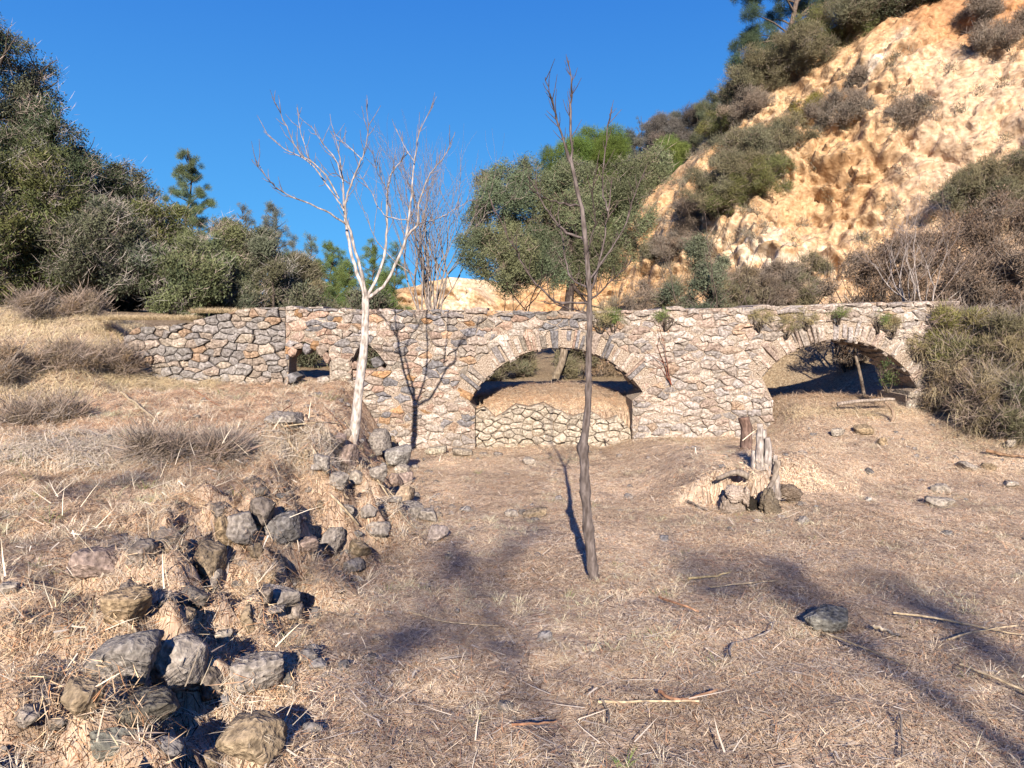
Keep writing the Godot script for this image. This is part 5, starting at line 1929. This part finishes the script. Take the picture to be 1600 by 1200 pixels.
func litter() -> void:
	# broken straw over the whole ground
	for layer in 2:
		var xf := []
		var cols := []
		var n := 27000 if layer == 0 else 15000
		for i in n:
			var d := 1.9 + 10.6 * pow(rng.randf(), 0.75)
			var x := rng.randf_range(-1, 1) * (0.74 * d + 1.2)
			if d > 10.95 and (absf(x) > 5.0 or d > 11.0) and not (d < 12.4 and ((x > -0.5 and x < 1.8) or (x > 3.8 and x < 5.6))):
				continue
			var t := 0.55 + 0.55 * broad.get_noise_2d(x * 0.6 + 40.0, d * 0.6) + rng.randf_range(-0.12, 0.12)
			var c := Color(0.64, 0.585, 0.53).lerp(Color(1.42, 1.36, 1.24), clampf(t, 0, 1))
			if x < terrace_foot(d) and d > 7.5:
				c = c * Color(1.0, 0.88, 0.8)
			elif x < terrace_foot(d):
				c = c * Color(0.82, 0.76, 0.70)
			elif d > 5.0:
				c = c * lerpf(1.0, 1.22, smoothstep(5.0, 7.0, d))
			if slope_normal(x, -d).y < 0.5:
				continue
			var worn := broad.get_noise_2d(x * 1.1 - 70.0, d * 0.8) + 0.35 * exp(-pow((x - 0.25) / 0.6, 2.0)) * smoothstep(8.0, 5.0, d)
			if worn > 0.26 and rng.randf() < 0.6:
				continue
			xf.append(lie(x, -d, 0.004 + 0.006 * layer, rng.randf_range(0.45, 0.95)))
			cols.append(c)
		for i in 700:
			var x := rng.randf_range(-0.5, 1.8) if i % 2 == 0 else rng.randf_range(3.7, 5.8)
			var d := rng.randf_range(11.45, 12.5)
			xf.append(lie(x, -d, 0.01, rng.randf_range(0.6, 1.1)))
			cols.append(Color(0.95, 0.80, 0.68) * rng.randf_range(0.7, 1.2))
		var o := scatter(["dry_straw", "straw_litter"][layer], leaf_clump("straw"), mats.straw, xf, cols, self)
		if layer == 1:
			pass
		o.set_meta("kind", "stuff")
		o.set_meta("label", ["broken dry straw covering the ground", "loose upper straw scattered over the ground"][layer])
		o.set_meta("category", "straw")
		mats.erase("clump_straw")
	# larger slivers of cane
	var xf := []
	var cols := []
	for i in 1700:
		var d := 2.0 + 8.6 * pow(rng.randf(), 0.8)
		var x := rng.randf_range(-1, 1) * (0.74 * d + 1.0)
		if broad.get_noise_2d(x * 0.5 + 90.0, d * 0.5) < -0.05:
			continue
		xf.append(lie(x, -d, 0.006, rng.randf_range(0.7, 1.25)))
		cols.append(Color(1, 1, 1) * rng.randf_range(0.75, 1.15))
	var sl := scatter("straw_slivers", leaf_clump("sliver"), mats.straw, xf, cols, self)
	sl.set_meta("kind", "stuff")
	sl.set_meta("label", "larger slivers of broken cane lying on the straw")
	sl.set_meta("category", "straw")
	# dry twigs and broken stems
	xf = []
	cols = []
	for i in 2600:
		var d := 2.2 + 8.6 * pow(rng.randf(), 0.7)
		var x := rng.randf_range(-1, 1) * (0.74 * d + 1.0)
		if i % 4 == 0:
			x = rng.randf_range(-0.5, 1.8) if i % 8 == 0 else rng.randf_range(3.7, 5.8)
			d = rng.randf_range(11.4, 12.5) if i % 8 == 0 else rng.randf_range(9.6, 12.4)
		elif i % 4 == 1:
			x = rng.randf_range(-5.5, -1.6)
			d = rng.randf_range(7.6, 10.9)
		elif broad.get_noise_2d(x * 0.6 - 10.0, d * 0.6) < 0.08:
			continue
		if d > 10.9 and x < -0.5:
			continue
		var t := lie(x, -d, 0.012, 1.0)
		xf.append(Transform3D(t.basis * Basis.from_scale(Vector3(1.0, 0.22, 1.0) * rng.randf_range(0.45, 1.0)), t.origin))
		var k := rng.randf()
		cols.append((Color(0.30, 0.17, 0.11) if k < 0.4 else Color(0.24, 0.185, 0.15) if k < 0.7 else Color(0.56, 0.46, 0.34)) * rng.randf_range(0.75, 1.2))
	sl = scatter("dry_twigs", leaf_clump("twig"), mats.straw, xf, cols, self)
	sl.set_meta("kind", "stuff")
	sl.set_meta("label", "dry twigs and broken bramble stems littering the ground")
	sl.set_meta("category", "twigs")
	# short dry grass
	xf = []
	cols = []
	for i in 11000:
		var d := 2.0 + 9.6 * pow(rng.randf(), 0.8)
		var x := rng.randf_range(-1, 1) * (0.74 * d + 1.2)
		if d > 10.95:
			continue
		var m := broad.get_noise_2d(x * 0.8 - 20.0, d * 0.8)
		if m < 0.02 and x > terrace_foot(d) or slope_normal(x, -d).y < 0.72:
			continue
		var c := Color(0.55, 0.48, 0.37).lerp(Color(0.40, 0.40, 0.25), clampf(m * 2.2 - 0.25, 0, 0.8)) * rng.randf_range(0.75, 1.2)
		if rng.randf() < 0.03:
			c = Color(0.16, 0.22, 0.06)
		var s := rng.randf_range(0.2, 0.5) if x > terrace_foot(d) else rng.randf_range(0.25, 0.75)
		xf.append(lie(x, -d, -0.005, s, 0.5))
		cols.append(c)
	var o := scatter("dry_grass", leaf_clump("tuft"), mats.straw, xf, cols, self)
	o.set_meta("kind", "stuff")
	o.set_meta("label", "short dry grass growing over the ground")
	o.set_meta("category", "grass")
	# long withered grass on the bank, the terrace lip and along the wall foot
	xf = []
	cols = []
	var puts := []
	for i in 4200:
		puts.append(Vector2(rng.randf_range(-9.5, -5.2), rng.randf_range(8.6, 13.0)))
	for i in 900:
		puts.append(Vector2(rng.randf_range(-6.0, -4.2), rng.randf_range(10.4, 10.98)))
	for i in 900:
		puts.append(Vector2(rng.randf_range(-4.6, -1.6), rng.randf_range(6.4, 7.2)))
	for i in 500:
		puts.append(Vector2(rng.randf_range(-0.5, 1.8), rng.randf_range(11.75, 12.3)))
	for i in 350:
		puts.append(Vector2(rng.randf_range(3.9, 5.6), rng.randf_range(10.6, 12.1)))
	for i in 200:
		puts.append(Vector2(rng.randf_range(5.6, 8.6), rng.randf_range(7.6, 11.5)))
	for i in 500:
		var d := rng.randf_range(2.5, 6.5)
		puts.append(Vector2(terrace_foot(d) - rng.randf_range(0.0, 1.2), d))
	for p in puts:
		var t := lie(p.x, -p.y, 0.0, rng.randf_range(0.5, 1.0) if p.y > 6.3 else rng.randf_range(0.22, 0.5), 0.3)
		xf.append(t)
		var q := rng.randf_range(0.75, 1.2)
		var c := Color(0.52, 0.42, 0.27)
		if p.y < 7.5:
			c = Color(0.42, 0.36, 0.29)
		if p.y > 11.0 and p.x > -1.0:
			c = Color(0.46, 0.36, 0.27).lerp(Color(0.30, 0.22, 0.16), rng.randf())
		if p.x > 5.6:
			c = Color(0.30, 0.26, 0.17)
		cols.append(c * q)
	o = scatter("withered_grass", leaf_clump("hanging"), mats.straw, xf, cols, self)
	o.set_meta("kind", "stuff")
	o.set_meta("label", "long withered grass on the banks and the terrace lip")
	o.set_meta("category", "grass")
	xf = []
	cols = []
	for i in 520:
		var d := rng.randf_range(2.3, 10.5)
		var x := terrace_foot(d) - rng.randf_range(-0.5, 1.3) * (1.0 if rng.randf() < 0.75 else 3.0)
		if rng.randf() < 0.22:
			x = rng.randf_range(0.0, 6.5)
			d = rng.randf_range(6.0, 10.6)
		var size := 0.012 + 0.05 * pow(rng.randf(), 3.0)
		xf.append(Transform3D(Basis.from_euler(spread(3.0)).scaled(Vector3(1, 0.7, 0.85) * size), Vector3(x, ground_height(x, -d) + size * 0.3, -d)))
		var q := rng.randf_range(0.6, 1.15)
		cols.append(Color(0.44, 0.38, 0.32).lerp(Color(0.36, 0.35, 0.35), rng.randf()) * q)
	o = scatter("rubble", rock_mesh(Vector3.ONE, Color(1, 1, 1), 0.05, 9, 0.0, false), mats.rock, xf, cols, self)
	o.set_meta("kind", "stuff")
	o.set_meta("label", "small loose stones strewn along the terrace edge")
	o.set_meta("category", "rubble")
	# dry shaded turf on top of the bank behind the dry stone wall
	xf = []
	cols = []
	for i in 1500:
		var x := rng.randf_range(-6.0, -3.4)
		var p := Vector3(x, on_wall(800 + x * 109, 497 if x < -4.6 else 486).y - 0.03, WALL_Z - rng.randf_range(0.02, 0.5))
		if x > -4.1 and rng.randf() < 0.75:
			continue
		xf.append(Transform3D(Basis(Vector3.UP, rng.randf() * TAU).scaled(Vector3.ONE * rng.randf_range(0.4, 0.75)), p))
		cols.append(Color(0.50, 0.40, 0.25) * rng.randf_range(0.75, 1.2))
	o = scatter("bank_turf", leaf_clump("tuft"), mats.straw, xf, cols, self)
	o.set_meta("kind", "stuff")
	o.set_meta("label", "dry turf along the top of the dry stone wall")
	o.set_meta("category", "grass")


func trees_behind() -> void:
	# bare trees behind the viewpoint, whose limbs throw the streaks of shade on the ground
	var sets := [
		["bare spreading tree standing behind the viewpoint on the right", [
			[[[1660, 1230], [1450, 1085], [1330, 1005], [1240, 935], [1150, 890], [1080, 872]], 3.6, 6.2, 0.10],
			[[[1450, 1085], [1500, 1000], [1420, 940], [1380, 925]], 4.2, 5.8, 0.05],
			[[[1620, 1150], [1600, 1050], [1520, 990], [1440, 960]], 3.8, 6.0, 0.06],
			[[[1330, 1005], [1290, 930], [1200, 880]], 4.8, 6.2, 0.05],
			[[[1240, 935], [1130, 930], [1060, 900]], 5.2, 6.4, 0.04]]],
		["bare tree standing close behind the viewpoint", [
			[[[880, 1260], [855, 1160], [810, 1040], [750, 940], [695, 855], [640, 800]], 3.4, 6.4, 0.08],
			[[[810, 1040], [720, 1010], [640, 990]], 4.6, 5.8, 0.04],
			[[[750, 940], [790, 870], [850, 830]], 5.2, 6.4, 0.04],
			[[[600, 1240], [590, 1080], [620, 970], [560, 900]], 3.4, 6.0, 0.06],
			[[[620, 970], [700, 900], [740, 880]], 5.0, 6.2, 0.03]]],
		["bare tree standing behind the viewpoint on the left", [
			[[[-140, 870], [0, 810], [110, 775], [200, 752], [300, 740]], 5.4, 6.8, 0.06],
			[[[0, 860], [150, 852], [280, 848], [420, 870], [560, 920]], 5.2, 6.8, 0.06],
			[[[200, 752], [290, 715], [360, 760], [470, 790]], 5.8, 6.8, 0.05],
			[[[420, 870], [500, 890], [600, 880]], 5.6, 6.4, 0.04]]],
	]
	for s in sets:
		var first: Array = s[1][0]
		var t := thing("bare_tree", s[0], "tree")
		var root_at := Vector3.ZERO
		for k in s[1].size():
			var l: Array = s[1][k]
			var pts := []
			for i in l[0].size():
				var g := on_ground(l[0][i][0], minf(l[0][i][1], 1260))
				var high := lerpf(l[1], l[2], float(i) / (l[0].size() - 1)) * 1.7
				pts.append(g - light_way * (high / -light_way.y))
			var st := begin()
			var path := smooth_path(pts, 4, 0.03)
			tube(st, path, tapered(path.size(), l[3] * (0.5 if s[0].ends_with("right") else 0.27 if s[0].contains("close") else 0.45), 0.008), Color(0.25, 0.2, 0.17), Color(0.25, 0.2, 0.17), 6, 0.2)
			twiglets(st, path, 14, 0.9, 0.012, Color(0.25, 0.2, 0.17), 0.3)
			twiglets(st, path, 14, 0.6, 0.008, Color(0.25, 0.2, 0.17), 0.4)
			part("limb", st.commit(), mats.bark, t)
			if k == 0:
				root_at = path[0]
		var st := begin()
		var foot := Vector3(root_at.x + 0.3, ground_height(root_at.x, root_at.z) - 0.2, root_at.z + 0.4)
		tube(st, smooth_path([foot, foot.lerp(root_at, 0.5) + Vector3(0.08, 0, 0), root_at], 4, 0.02), tapered(9, first[3] * 1.3, first[3] * 0.8), Color(0.25, 0.2, 0.17), Color(0.25, 0.2, 0.17), 8, 0.2)
		part("trunk", st.commit(), mats.bark, t)
